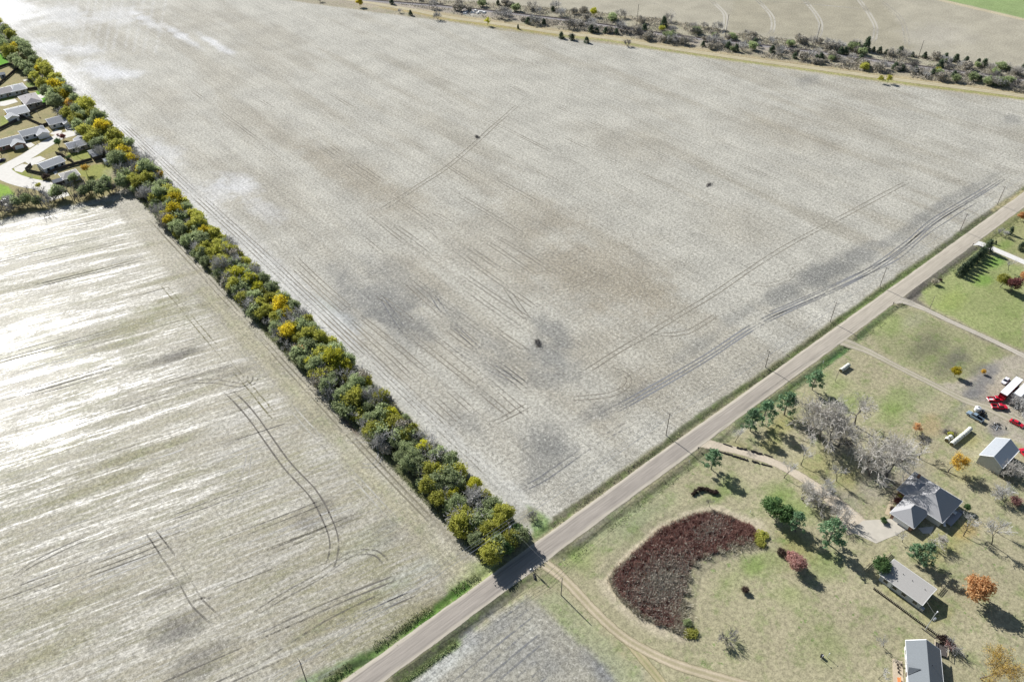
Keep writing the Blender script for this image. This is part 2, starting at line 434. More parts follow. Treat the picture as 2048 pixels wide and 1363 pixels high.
def blob(u, v, rx, ry, col=None, s=.7, rag=.35, a=None, b=None, rot=0., pw=1.):
    x, y = G(u, v); sub = bbox([(x, y)], max(rx, ry) * 1.9)
    dx, dy = X[sub] - x, Y[sub] - y; cr, sr = math.cos(rot), math.sin(rot)
    q = np.hypot((dx * cr + dy * sr) / rx, (-dx * sr + dy * cr) / ry) + jit[sub] * rag + jit2[sub] * rag * .5
    apply(sub, (1 - sstep(.25, 1.25, q)) ** pw * s, col, a, b)

RRL = [(500, -12), (620, 7), (760, 26), (901, 44), (1007, 61.5), (1147, 79), (1340, 104), (1478, 123), (1686, 152), (1824, 173), (2048, 200), (2300, 226)]
RRW = GP(RRL)
BRUSH_TOP = [(640, -22), (796, 0), (950, 3), (1112, 17), (1340, 39), (1478, 66), (1582, 80), (1686, 92), (1789, 104), (1928, 124), (2048, 138), (2300, 165)]
SUB_W = GP([(-80, 60), (0, 78), (55, 120), (120, 185), (190, 245), (250, 330), (262, 372), (200, 398), (110, 420), (0, 445), (-200, 480)])
allv = np.arange(NV)
# zone masks
rr_sd = np.interp(Y, [p[1] for p in RRW][::-1], [p[0] for p in RRW][::-1])  # field edge X at that Y
BTW = GP(BRUSH_TOP); bt_x = np.interp(Y, [p[1] for p in BTW][::-1], [p[0] for p in BTW][::-1])
north = Y > 108.5
# main field
wm = sstep(100, 104, X + jit * 1.2) * sstep(108.8, 110.6, Y + jit * .5) * (1 - sstep(-1.5, 1.5, X - rr_sd + jit * 1.5))
t1 = np.array(pc(188, 184, 171)) * (.92 + .2 * streakA)[:, None]
k = sstep(.46, .66, streakA2 * .65 + big * .35)[:, None] * .55
t1 = t1 * (1 - k) + np.array(pc(166, 159, 142)) * k
apply(allv, wm, None, (1, 0, .55), (0, .34, 1)); tone[:] = tone * (1 - wm[:, None]) + t1 * wm[:, None]
# left field
wl = (1 - sstep(80.5, 82.5, X + jit * .8)) * sstep(107.8, 110.4, Y + jit * .6)
head = 1 - sstep(11, 17, 82 - X + jit * 3)                       # headland worked parallel to the hedgerow
head2 = 1 - sstep(12, 18, (Y - 109) + jit * 3)
apply(allv, wl, pc(167, 161, 143), (.62, .10, 0), (1, 1, 1))
apply(allv, wl * head * .85, pc(170, 163, 143), (.6, .12, 1), (.12, .9, 1))
# suburb lawns
poly(SUB_W, pc(164, 152, 108), 1.5, 1, 1.0, (0, .55, 0), (0, .05, .6), True)
# hedgerow floor
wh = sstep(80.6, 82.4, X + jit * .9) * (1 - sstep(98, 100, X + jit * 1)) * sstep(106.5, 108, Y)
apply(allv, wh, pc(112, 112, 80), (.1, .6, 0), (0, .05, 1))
# south side: plowed field then lawns
ws = (1 - sstep(95.5, 97.5, Y + jit * .5))
lawn = np.array(pc(174, 167, 135)) * (.93 + .14 * big)[:, None]
tone[:] = tone * (1 - ws[:, None]) + lawn * ws[:, None]; apply(allv, ws, None, (.0, .8, 0), (0, .0, .75))
PLOW = [(640, 1420), (720, 1420), (800, 1345), (880, 1290), (960, 1225), (1010, 1196), (1050, 1195), (1075, 1205), (1108, 1230), (1162, 1268), (1228, 1312), (1275, 1363), (1300, 1440), (640, 1560)]
poly(PLOW, pc(166, 162, 148), 4.0, 1, 3.0, (.75, .05, .0), (.10, .45, 1))
# verges (grass each side of the road)
wv = sstep(93.5, 97, Y + jit * 1.2) * (1 - sstep(108, 110.5, Y + jit * 1.0))
apply(allv, wv, pc(158, 152, 122), (0, .8, 0), (0, 0, .9))
# railway land
wr = sstep(-1.2, 1.2, X - rr_sd + jit * 1.2) * (1 - sstep(-2, 2, X - bt_x + jit * 2))
apply(allv, wr, pc(172, 162, 140), (.2, .5, 0), (0, .0, 1))
# far field
wf = sstep(-2, 2, X - bt_x + jit * 2)
tf = np.array(pc(182, 175, 155)) * (.92 + .16 * fbm(X * .6, Y * 6, 50, 77))[:, None]
tone[:] = tone * (1 - wf[:, None]) + tf * wf[:, None]; apply(allv, wf, None, (.6, 0, .0), (.0, .05, .6))

# ---- main field markings
DAMP = pc(138, 137, 131); DMP2 = pc(150, 149, 150); BRN = pc(160, 151, 132); PALE = pc(226, 226, 226)
blob(1200, 540, 40, 40, BRN, .45); blob(1000, 480, 40, 34, BRN, .35); blob(700, 340, 18, 60, BRN, .4); blob(1215, 560, 26, 34, BRN, .55); blob(1300, 590, 14, 20, BRN, .5); blob(1130, 545, 14, 30, BRN, .4)
blob(1060, 420, 20, 30, BRN, .4); blob(960, 350, 16, 34, BRN, .38); blob(820, 420, 20, 30, BRN, .35); blob(1560, 265, 24, 50, BRN, .38)
blob(1240, 285, 20, 40, BRN, .35); blob(660, 330, 10, 34, BRN, .5); blob(560, 260, 12, 50, BRN, .35); blob(740, 370, 12, 30, BRN, .45)
blob(330, 200, 16, 40, BRN, .35); blob(1040, 560, 12, 26, BRN, .3); blob(830, 560, 12, 26, BRN, .4); blob(1180, 690, 16, 14, BRN, .35)
blob(1110, 450, 30, 12, BRN, .3); blob(1480, 450, 22, 26, BRN, .3); blob(1290, 760, 14, 10, BRN, .35); blob(1230, 820, 16, 10, BRN, .35)
for u, v, rx, ry, s in ((720, 590, 8, 26, .65), (770, 590, 14, 34, .6), (800, 560, 12, 30, .4), (770, 610, 9, 20, .5), (690, 620, 5, 14, .6), (820, 670, 10, 14, .5), (1600, 570, 26, 6, .5), (1690, 530, 26, 7, .5), (1900, 400, 30, 5, .4), (1100, 655, 7, 16, .75), (1108, 720, 8, 14, .8), (1085, 760, 7, 8, .55), (1098, 885, 8, 11, .8), (1085, 930, 9, 8, .6), (1125, 910, 7, 8, .5),
                        (1070, 965, 8, 4, .5), (1560, 590, 18, 5, .65), (1640, 545, 20, 8, .75), (1720, 510, 20, 7, .65), (1800, 470, 22, 4, .6), (1870, 420, 24, 5, .6), (1960, 370, 24, 4, .5),
                        (1480, 630, 16, 4, .5), (1400, 690, 18, 4, .45), (1250, 800, 18, 4, .4), (1180, 830, 14, 4, .5),
                        (740, 600, 8, 18, .5), (800, 640, 9, 14, .6), (840, 660, 6, 10, .5), (700, 600, 5, 14, .4), (1000, 700, 6, 16, .35), (930, 650, 5, 24, .35),
                        (980, 800, 4, 12, .3), (930, 840, 5, 10, .4), (1620, 160, 16, 8, .6), (2020, 240, 14, 8, .55), (870, 600, 5, 16, .35), (980, 730, 5, 16, .4)):
    blob(u, v, rx, ry, DAMP, s, .5, None, (None, .5, 1))
blob(650, 615, 5, 14, pc(166, 172, 162), .75, .3, (.2, 0, 0), (0, .9, .3)); blob(690, 640, 4, 12, pc(160, 164, 164), .6, .3, (.2, 0, 0))
# pale run beside the hedgerow, wet and bleached, with sun glare painted in
stroke([(104, 900), (103.5, 620), (103.5, 400), (103.5, 230)], 14, pc(208, 206, 200), .7, .6, 2, (.7, 0, 1), (0, .7, .9), True)
stroke([(103.5, 400), (103.5, 240), (103.5, 116)], 9, pc(200, 199, 192), .5, .6, 2, (.6, 0, 1), (0, .8, .7), True)
for u, v, rx, ry, s in ((25, 15, 16, 50, .9), (205, 140, 15, 26, .8), (250, 150, 14, 12, .6), (100, 95, 12, 30, .7), (170, 100, 14, 20, .55), (360, 70, 5, 40, .7), (430, 88, 5, 34, .7), (290, 40, 5, 40, .55),
                        (240, 30, 24, 30, .45), (480, 370, 9, 20, .55), (440, 380, 10, 16, .5), (530, 420, 8, 16, .35), (330, 300, 8, 24, .45), (130, 30, 20, 40, .5)):
    blob(u, v, rx, ry, PALE, s, .5, (.3, None, None), (0, .55, .8))  # whitish patches; wet sky sheen is painted into some of them
for u0 in (148, 171, 186, 203, 222, 239, 262, 281, 301, 325):
    stroke([(u0 + 8, -5), (u0 - 2, 45), (u0 - 14, 105)], 2.2, pc(216, 215, 212), .4, .6, 1.6, None, (None, .7, None), False, 1.2)
# ---- left field markings
OL = pc(142, 137, 92); LDK = pc(120, 116, 110)
for u, v, rx, ry, s in ((180, 410, 12, 7, .55), (200, 400, 16, 4, .4), (330, 605, 14, 4, .6), (290, 640, 30, 3, .55), (180, 680, 34, 4, .6), (110, 720, 20, 3, .5), (235, 690, 20, 2.5, .5),
                        (300, 900, 26, 3, .5), (230, 960, 20, 3, .5), (380, 950, 24, 3, .4), (80, 910, 22, 3, .45), (100, 560, 30, 3, .4), (250, 500, 26, 3, .3), (330, 560, 20, 2.5, .4),
                        (700, 1215, 16, 2.6, .6), (640, 1260, 12, 2.4, .55), (620, 1300, 12, 2, .5), (850, 1212, 8, 3, .55), (760, 1180, 14, 2.5, .4), (160, 1210, 26, 3, .4), (60, 1330, 26, 3, .4), (400, 780, 12, 2.5, .35)):
    blob(u, v, rx, ry, OL, s, .5, (.3, .5, None), (None, .3, None), R(-12))
for u, v, rx, ry, s in ((340, 715, 14, 3, .6), (360, 712, 6, 2, .6), (420, 745, 10, 2, .5), (470, 745, 12, 2.5, .45), (340, 1250, 8, 4, .65), (350, 1270, 9, 3, .7), (400, 1310, 12, 3, .6), (390, 1345, 10, 3, .6),
                        (330, 1180, 6, 2, .5), (620, 1040, 5, 5, .6), (690, 1040, 7, 3, .5), (770, 1055, 5, 3, .55), (780, 1075, 5, 2, .5), (240, 1075, 9, 2, .35), (650, 1010, 5, 4, .5), (740, 800, 3, 7, .0), (470, 880, 6, 2, .4), (700, 850, 1.6, 9, .85), (680, 830, 1.6, 8, .7)):
    blob(u, v, rx, ry, LDK, s, .6, None, (.4, .3, None), R(-12) if rx > ry else 0)
for u, v, rx, ry, s in ((470, 840, 20, 5, .5), (640, 900, 6, 12, .5), (560, 960, 14, 5, .4), (760, 950, 3, 16, .4), (870, 1080, 4, 8, .4), (450, 910, 16, 3, .5), (700, 900, 4, 10, .4), (540, 880, 10, 4, .5)):
    blob(u, v, rx, ry, pc(208, 204, 194), s, .5, (.5, 0, None), (.5, .9, None))
blob(700, 850, 1.5, 7, pc(112, 96, 82), .9, .3, (0, 0, 0), (0, 0, .5)); blob(960, 1150, 10, 5, pc(158, 170, 106), .7, .4, (.2, .9, 0), (.1, 0, .9)); blob(930, 1160, 8, 4, pc(150, 160, 108), .5)
blob(740, 1080, 12, 6, pc(170, 170, 150), .5, .5, (.5, .3, None), (.4, .3, None)); blob(820, 1150, 14, 5, pc(168, 172, 160), .5, .5)
stroke([(74, 112), (74, 300)], 6, pc(178, 172, 140), .5, .7, 2, (.3, .5, None), (.1, .3, None), True)
for u, v, rx, ry, s in ((-20, 770, 44, 46, .65), (40, 640, 34, 26, .35), (30, 900, 30, 22, .5), (120, 760, 30, 24, .2), (60, 480, 30, 40, .35)):   # gloss raised in wet patches to strengthen the sun glare
    blob(u, v, rx, ry, None, s, .5, None, (None, 1.5, None))
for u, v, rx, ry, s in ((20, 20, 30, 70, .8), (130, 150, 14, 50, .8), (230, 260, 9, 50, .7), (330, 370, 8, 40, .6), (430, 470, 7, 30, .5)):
    blob(u, v, rx, ry, pc(204, 203, 199), s * .8, .4, None, (None, 1.5, None))  # glare along the hedgerow painted as a paler tone, gloss raised too
# ---- plowed field
for u, v, rx, ry, s in ((960, 1230, 14, 3, .7), (1000, 1250, 12, 5, .5), (900, 1300, 14, 3, .55), (840, 1345, 10, 3, .55), (1210, 1340, 4, 5, .9), (1050, 1300, 14, 5, .4), (1110, 1330, 6, 4, .5), (1180, 1310, 5, 4, .4)):
    blob(u, v, rx, ry, pc(126, 128, 132), s * .8, .6)
blob(870, 1345, 14, 2.5, pc(198, 198, 190), .8, .4); blob(1060, 1255, 6, 4, pc(190, 188, 176), .5)
poly([(1075, 1200), (1110, 1180), (1150, 1215), (1215, 1275), (1265, 1330), (1300, 1380), (1240, 1380), (1200, 1320), (1140, 1265)], pc(166, 168, 132), 1.5, .8, 1, (0, .8, 0))
# ---- roadside ditches
for (y0, cc, ww) in ((107.6, pc(126, 124, 98), 1.5), (95.6, pc(118, 122, 92), 2.6)):
    stroke([(20, y0), (60, y0)], ww, pc(96, 118, 64), .85, .6, .4, (0, 1, 0), None, True)
    stroke([(104, y0), (240, y0), (300, y0), (460, y0)], ww, cc, .8, .6, .5, (0, .9, 0), None, True)
stroke([(100, 104.6 + 2.6), (250, 107)], .7, pc(96, 90, 80), .55, .5, .4, None, None, True, .5)
stroke([(780, 1305), (830, 1265), (890, 1205), (930, 1170)], 3.4, pc(86, 128, 48), .9, .5, .6, (0, 1, 0)); stroke([(600, 1375), (700, 1330), (770, 1300)], 4.5, pc(96, 126, 66), .85, .6, 1, (0, 1, 0))
stroke([(730, 1350), (830, 1275), (940, 1190)], 1.6, pc(160, 172, 100), .8, .5, .4, (0, .9, 0))
stroke([(640, 1352), (740, 1318)], 1.6, pc(60, 70, 50), .7, .5, .5)
stroke([(790, 1355), (880, 1290), (960, 1225), (1040, 1165), (1062, 1155)], 2.2, pc(84, 88, 66), .85, .6, .5, (0, .9, 0))
stroke([(1110, 1110), (1160, 1060), (1260, 980), (1360, 905), (1400, 890)], 2.6, pc(104, 102, 84), .8, .6, .6, (0, .8, 0))
stroke([(1150, 1090), (1200, 1045), (1300, 960), (1385, 905)], 1.6, pc(128, 124, 112), .7, .5, .5, (0, .4, 0))
stroke([(1425, 885), (1490, 835), (1560, 790), (1620, 748), (1690, 690)], 2.8, pc(104, 122, 84), .8, .6, .5, (0, 1, 0)); stroke([(1470, 865), (1510, 840)], 2.5, pc(188, 182, 168), .7, .6, .5)
stroke([(1640, 735), (1690, 700), (1698, 692)], 2.2, pc(84, 118, 70), .9, .5, .4, (0, 1, 0))
stroke([(1720, 672), (1760, 636), (1790, 614)], 2.4, pc(104, 120, 82), .85, .5, .4, (0, 1, 0)); 
stroke([(1815, 600), (1850, 565), (1890, 535), (1945, 495)], 3.6, pc(120, 116, 106), .85, .5, .5, (0, .4, 0))
poly([(1808, 596), (1830, 570), (1850, 560), (1848, 580), (1836, 600), (1850, 612), (1835, 612)], pc(114, 108, 100), 1.0, .9, .4, (0, .1, 0))
stroke([(1836, 606), (1880, 634), (1920, 650), (1960, 672), (2000, 690), (2055, 712)], 3.0, pc(128, 122, 108), .8, .5, .5, (0, .3, 0))
stroke([(1540, 745), (1600, 700), (1680, 640)], 2.2, pc(96, 104, 70), .8, .6, .5, (0, 1, 0)); stroke([(1680, 640), (1760, 585), (1860, 515), (1950, 450)], 3.0, pc(106, 122, 74), .85, .6, .5, (0, 1, 0))
stroke([(1875, 505), (1960, 440), (2000, 415), (2048, 385)], 3.4, pc(104, 104, 86), .8, .6, .5, (0, .6, 0)); stroke([(1985, 420), (2020, 398), (2048, 380)], 2.0, pc(206, 192, 148), .8, .5, .4)
stroke([(1500, 770), (1560, 735), (1600, 705)], 1.6, pc(70, 74, 52), .8, .5, .8, (0, .6, 0))
stroke([(1290, 925), (1360, 860), (1450, 795), (1520, 755)], 2.0, pc(102, 108, 78), .8, .6, .6, (0, .9, 0)); stroke([(1110, 1035), (1200, 975), (1290, 920)], 1.6, pc(120, 116, 92), .8, .6, .5, (0, .8, 0))
stroke([(1110, 1070), (1180, 1012), (1260, 950)], 1.2, pc(92, 86, 74), .8, .5, .3)
poly([(1055, 1010), (1100, 1040), (1095, 1060), (1070, 1075), (1060, 1050)], pc(120, 150, 82), 1.2, .8, .8, (0, 1, 0)); blob(1060, 1030, 5, 4, pc(132, 124, 96), .6)
# ---- lawns south of the road
GR = pc(138, 156, 88); GR2 = pc(118, 146, 66); TN = pc(186, 176, 146); OLV = pc(164, 160, 98)
for u, v, rx, ry, c_, s in ((1300, 1020, 14, 6, pc(146, 154, 118), .6), (1240, 1060, 14, 6, pc(150, 156, 120), .5), (1160, 1120, 8, 5, GR, .5), (1420, 1000, 10, 3, GR, .5), (1540, 1120, 8, 6, GR, .5), (1510, 1135, 5, 4, GR2, .6), (1580, 1190, 6, 6, GR, .5),
                            (1460, 1160, 12, 4, GR, .35), (1420, 1190, 8, 6, TN, .5), (1640, 1280, 8, 8, GR, .4), (1650, 1130, 6, 6, GR, .6), (1690, 1180, 8, 6, TN, .5), (1600, 1240, 12, 8, TN, .4), (1560, 1320, 14, 8, TN, .4), (1700, 1230, 8, 5, TN, .4), (1720, 1330, 8, 5, TN, .4),
                            (1470, 970, 5, 6, GR2, .5), (1560, 985, 6, 6, GR2, .55), (1590, 1015, 6, 8, GR2, .6), (1510, 950, 10, 5, TN, .6), (1590, 1090, 6, 7, OLV, .7), (1480, 900, 5, 5, OLV, .6), (1560, 850, 8, 5, OLV, .7), (1540, 890, 5, 4, OLV, .6), (1450, 860, 6, 3, TN, .7), (1600, 880, 6, 4, TN, .7),
                            (1640, 930, 14, 6, OLV, .5), (1700, 960, 8, 5, OLV, .6), (1860, 1100, 8, 6, OLV, .6), (1900, 1080, 8, 5, OLV, .6), (1930, 1055, 6, 4, pc(196, 166, 96), .6), (1990, 1050, 8, 5, TN, .5), (1980, 1180, 10, 6, TN, .5), (2020, 1120, 8, 5, TN, .5), (1970, 1270, 8, 6, TN, .4), (1870, 1220, 6, 4, OLV, .6), (1800, 1180, 4, 6, OLV, .5),
                            (1830, 890, 10, 6, TN, .6), (1890, 900, 10, 5, TN, .5), (1930, 940, 8, 5, OLV, .4), (1860, 850, 8, 4, pc(186, 162, 116), .5), (1780, 830, 8, 5, GR, .6), (1800, 800, 10, 6, GR2, .5), (1740, 730, 12, 6, TN, .4), (1850, 790, 10, 5, pc(158, 162, 122), .6), (1700, 800, 10, 5, GR, .6), (1680, 770, 8, 5, GR, .5), (1770, 750, 10, 5, TN, .4), (1650, 750, 6, 3, GR, .6), (1940, 880, 6, 5, OLV, .6)):
    blob(u, v, rx, ry, c_, s, .45, (0, .9, None))
poly([(1735, 665), (1790, 612), (1840, 622), (1920, 662), (2010, 704), (2040, 722), (1990, 745), (1965, 765), (1930, 790), (1860, 752), (1760, 700)], pc(156, 156, 116), 1.5, .8, 1, (0, .8, 0))
blob(1860, 690, 16, 7, pc(122, 122, 96), .8, .5); blob(1910, 720, 14, 6, pc(116, 114, 100), .8, .5); blob(1960, 745, 8, 5, pc(120, 118, 104), .7, .5); blob(1840, 675, 8, 4, pc(112, 108, 92), .5)
blob(1780, 650, 10, 6, GR, .5); blob(1830, 640, 10, 4, pc(172, 170, 140), .5)
poly([(1850, 605), (1845, 580), (1880, 560), (1910, 540), (1960, 500), (2048, 535), (2048, 700), (1960, 662), (1880, 622)], pc(156, 165, 106), 1.5, .85, .8, (0, .7, 0))
blob(1990, 525, 9, 4, pc(122, 162, 74), .8); blob(1965, 560, 8, 4, pc(120, 160, 66), .7); blob(1900, 600, 14, 6, pc(158, 172, 92), .5); blob(2030, 620, 12, 6, pc(150, 164, 100), .5)
poly([(1960, 485), (1990, 455), (2048, 415), (2060, 520)], pc(156, 156, 108), 1.5, .85, .8, (0, .9, 0)); blob(2010, 490, 8, 4, GR2, .6)
# farmyard dirt
poly([(1880, 770), (1930, 760), (1960, 745), (1990, 720), (2060, 700), (2060, 900), (2030, 880), (2010, 870), (1985, 872), (1975, 840), (1940, 800)], pc(182, 172, 156), 1.5, .85, 1.2, (0, .25, 0))
for u, v, rx, ry, s in ((1970, 755, 8, 4, .7), (1955, 775, 8, 4, .7), (1985, 740, 8, 3, .6), (1940, 790, 8, 3, .6), (1990, 855, 5, 4, .7), (1930, 805, 10, 2, .5), (1995, 870, 6, 2, .5), (1960, 790, 5, 4, .5)):
    blob(u, v, rx, ry, pc(132, 130, 128), s, .6, (0, .1, 0))
blob(1900, 865, 4, 3, pc(140, 130, 118), .6); blob(1905, 830, 8, 4, pc(158, 152, 130), .5)
# leaf litter under the big bare trees
for u, v, rx, ry in ((1650, 850, 14, 7), (1700, 890, 12, 6), (1780, 930, 14, 8), (1820, 960, 10, 6), (1750, 980, 8, 6), (1690, 1000, 6, 6)):
    blob(u, v, rx, ry, pc(172, 164, 148), .6, .5, (.4, .35, 0))
# pond bank
POND = [(1219, 1158), (1234, 1138), (1258, 1117), (1288, 1087), (1319, 1060), (1353, 1043), (1387, 1029), (1421, 1024), (1441, 1027), (1472, 1039), (1506, 1053), (1516, 1066), (1513, 1080), (1490, 1086), (1472, 1090), (1441, 1100), (1411, 1111), (1390, 1124), (1380, 1138), (1373, 1151), (1368, 1182), (1364, 1206), (1356, 1225), (1360, 1240), (1361, 1262), (1343, 1257), (1309, 1243), (1278, 1229), (1268, 1219), (1248, 1202), (1231, 1182)]
stroke(POND + [POND[0]], 6.5, pc(204, 192, 166), .95, .6, .8, (0, .3, 0))
stroke([(1205, 1150), (1240, 1105), (1300, 1050), (1360, 1020), (1420, 1002)], 2.4, pc(150, 146, 116), .7, .6, .8, (0, .6, 0))
stroke([(1365, 1250), (1378, 1190), (1385, 1155), (1410, 1122), (1450, 1105), (1500, 1092), (1530, 1090)], 3.2, pc(148, 142, 116), .8, .7, .8, (0, .5, 0))
stroke([(1385, 1240), (1392, 1190), (1402, 1150), (1430, 1125), (1480, 1108)], .8, pc(118, 112, 92), .6, .5, .4, (0, .5, 0), None, False, .5)
poly(POND, pc(92, 66, 60), 1.2, 1, .5, (0, 0, 0), (0, 0, 1))
blob(1330, 1160, 9, 6, pc(150, 136, 104), .7, .4); blob(1340, 1185, 6, 6, pc(140, 130, 100), .6, .4)
# ---- suburb lawns
BG = pc(104, 168, 16)
for P_, c_, s in (([(72, 182), (95, 186), (112, 198), (111, 207), (80, 206)], BG, 1), ([(-20, 100), (0, 107), (23, 128), (0, 134), (-20, 138)], BG, 1), ([(0, 368), (18, 373), (28, 386), (29, 398), (0, 400), (-20, 390)], pc(140, 178, 60), .9),
                  ([(10, 346), (30, 335), (55, 334), (55, 348), (88, 355), (80, 372), (62, 378), (50, 366), (30, 352)], pc(150, 156, 70), .9), ([(50, 320), (112, 287), (122, 300), (95, 308), (60, 322)], pc(160, 152, 92), .8),
                  ([(0, 196), (28, 190), (28, 200), (0, 204)], pc(140, 160, 76), .8), ([(0, 232), (14, 234), (20, 245), (0, 254)], pc(146, 160, 70), .8), ([(130, 305), (165, 298), (200, 292), (205, 312), (150, 322)], pc(152, 160, 72), .8),
                  ([(170, 268), (186, 266), (195, 285), (178, 285)], pc(166, 152, 70), .8), ([(150, 345), (190, 328), (230, 330), (225, 350), (180, 362)], pc(150, 156, 74), .8), ([(44, 275), (90, 270), (95, 278), (60, 286)], pc(150, 138, 82), .8),
                  ([(100, 252), (132, 252), (133, 262), (110, 268)], pc(150, 138, 82), .8), ([(10, 300), (55, 293), (48, 305), (20, 318)], pc(152, 142, 80), .8), ([(48, 165), (65, 165), (70, 172), (55, 175)], pc(120, 150, 60), .7)):
    poly(P_, c_, .8, s, .4, (0, .3, 0), (0, 0, .6))
blob(60, 130, 8, 30, pc(176, 158, 70), .5); blob(230, 345, 6, 10, pc(190, 180, 160), .5); blob(255, 375, 5, 8, pc(190, 186, 176), .5)
stroke([(-30, 452), (60, 430), (130, 418), (230, 395)], 6, pc(200, 198, 190), .6, .6, 1.5, (.4, 0, 0), (.3, 1, .8))
# ---- railway land
RRROAD = [(600, -14), (700, 0), (760.6, 9), (831, 21), (901, 35), (1007, 49), (1112, 65), (1218, 76), (1340, 96), (1478, 116), (1582, 130), (1720, 149), (1824, 163), (1928, 176), (2048, 192), (2200, 212)]
stroke(RRROAD, 16, pc(196, 178, 138), .75, .6, 1.5, (0, .2, 0))
stroke([(u, v + 5.5) for u, v in RRROAD if u > 900], 4.0, pc(158, 160, 92), .7, .5, 1.2, (0, .8, 0)); stroke([(u, v + 5) for u, v in RRROAD if 740 < u < 1200], 4.0, pc(178, 160, 104), .7, .5, 1.2, (0, .6, 0))
RAIL = [(600, -17), (736, 0), (866, 10.5), (936, 17.6), (1042, 29), (1180, 46), (1340, 70), (1444, 82), (1616, 102), (1703, 113), (1772, 124), (1876, 138), (2048, 160), (2200, 180)]
stroke([(u, v + 6) for u, v in RAIL], 14, pc(170, 160, 150), .7, .6, 2, (.3, .2, 0)); stroke([(u, v - 9) for u, v in RAIL if u > 1000], 16, pc(178, 172, 150), .7, .7, 3, (.3, .5, 0))
blob(945, 26, 10, 16, pc(208, 202, 192), .7, .6)
# ---- far field
poly([(1480, -40), (1640, -30), (1760, 0), (1800, 50), (1830, 110), (1700, 90), (1560, 72), (1450, 60)], pc(166, 158, 134), 4, .5, 3)
poly([(1880, -2), (1960, 16), (2060, 40), (2060, -40), (1880, -40)], pc(150, 172, 110), 2, .9, 1, (0, .3, .8))
stroke([(1840, -12), (1880, 0), (1960, 19), (2060, 42)], 6, pc(206, 192, 160), .9, .5, .8)
blob(1880, 70, 40, 30, pc(196, 190, 178), .35); 

Zg = np.zeros(NV)
ditch = lambda y0, wd, dp: -dp * np.exp(-((Y - y0) / wd) ** 2)
inx = sstep(10, 30, X) * (1 - sstep(440, 470, X))
Zg += (ditch(107.4, 1.2, .45) + ditch(95.9, 1.3, .5)) * inx * (1 - sstep(85, 88, X) * (1 - sstep(99, 103, X)) * 1)
for dx_, ww_ in ((104, 6), (172, 5), (262, 6), (307, 5), (363, 5)):   # driveway crossings level the south ditch
    pass
tone = np.clip(tone, 0.005, .9)
# split the sheet into the pieces of land it shows (one shared grid, edges coincide)
fx = X[Q].mean(1); fy = Y[Q].mean(1)
frr = np.interp(fy, [p[1] for p in RRW][::-1], [p[0] for p in RRW][::-1]); fbt = np.interp(fy, [p[1] for p in BTW][::-1], [p[0] for p in BTW][::-1])
zone = np.zeros(len(Q), int)
zone[(fx >= 81) & (fx < 99.5)] = 1                                # hedgerow floor
zone[(fx >= 99.5)] = 2                                            # main field
zone[(fx > frr) & (fy > 110)] = 3; zone[(fx > fbt) & (fy > 110)] = 4
fin = np.zeros(len(Q), bool); Pw = SUB_W
for (ax, ay), (bx, by) in zip(Pw, Pw[1:] + Pw[:1]):
    if ay != by: fin ^= ((ay > fy) != (by > fy)) & (fx < (bx - ax) * (fy - ay) / (by - ay) + ax)
zone[fin] = 5
zone[(fy <= 109.5) & (fy >= 95)] = 6
zone[fy < 95] = 7
fin = np.zeros(len(Q), bool); Pw = GP(PLOW)
for (ax, ay), (bx, by) in zip(Pw, Pw[1:] + Pw[:1]):
    if ay != by: fin ^= ((ay > fy) != (by > fy)) & (fx < (bx - ax) * (fy - ay) / (by - ay) + ax)
zone[fin & (zone == 7)] = 8
names = ['stubble_field', 'hedgerow_ground', 'field', 'railway_land', 'far_field', 'neighbourhood_lawn', 'road_verge', 'lawn', 'ploughed_field']
for z in range(9):
    q = Q[zone == z]
    if len(q) == 0: continue
    idx, inv = np.unique(q, return_inverse=True); inv = inv.reshape(q.shape)
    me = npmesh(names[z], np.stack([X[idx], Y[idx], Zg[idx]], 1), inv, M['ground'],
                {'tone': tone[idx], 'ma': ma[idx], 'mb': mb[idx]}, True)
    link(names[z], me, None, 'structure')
# the plain beyond
gm = MB(); gm.add([(-9000, -9000, -.7), (9000, -9000, -.7), (9000, 9000, -.7), (-9000, 9000, -.7)], [(0, 1, 2, 3)])
M['plain'] = mat('distant_plain', pc(178, 173, 154), .95, .1, 0, .2, .004)
gm.build('ground', M['plain'])['kind'] = 'structure'

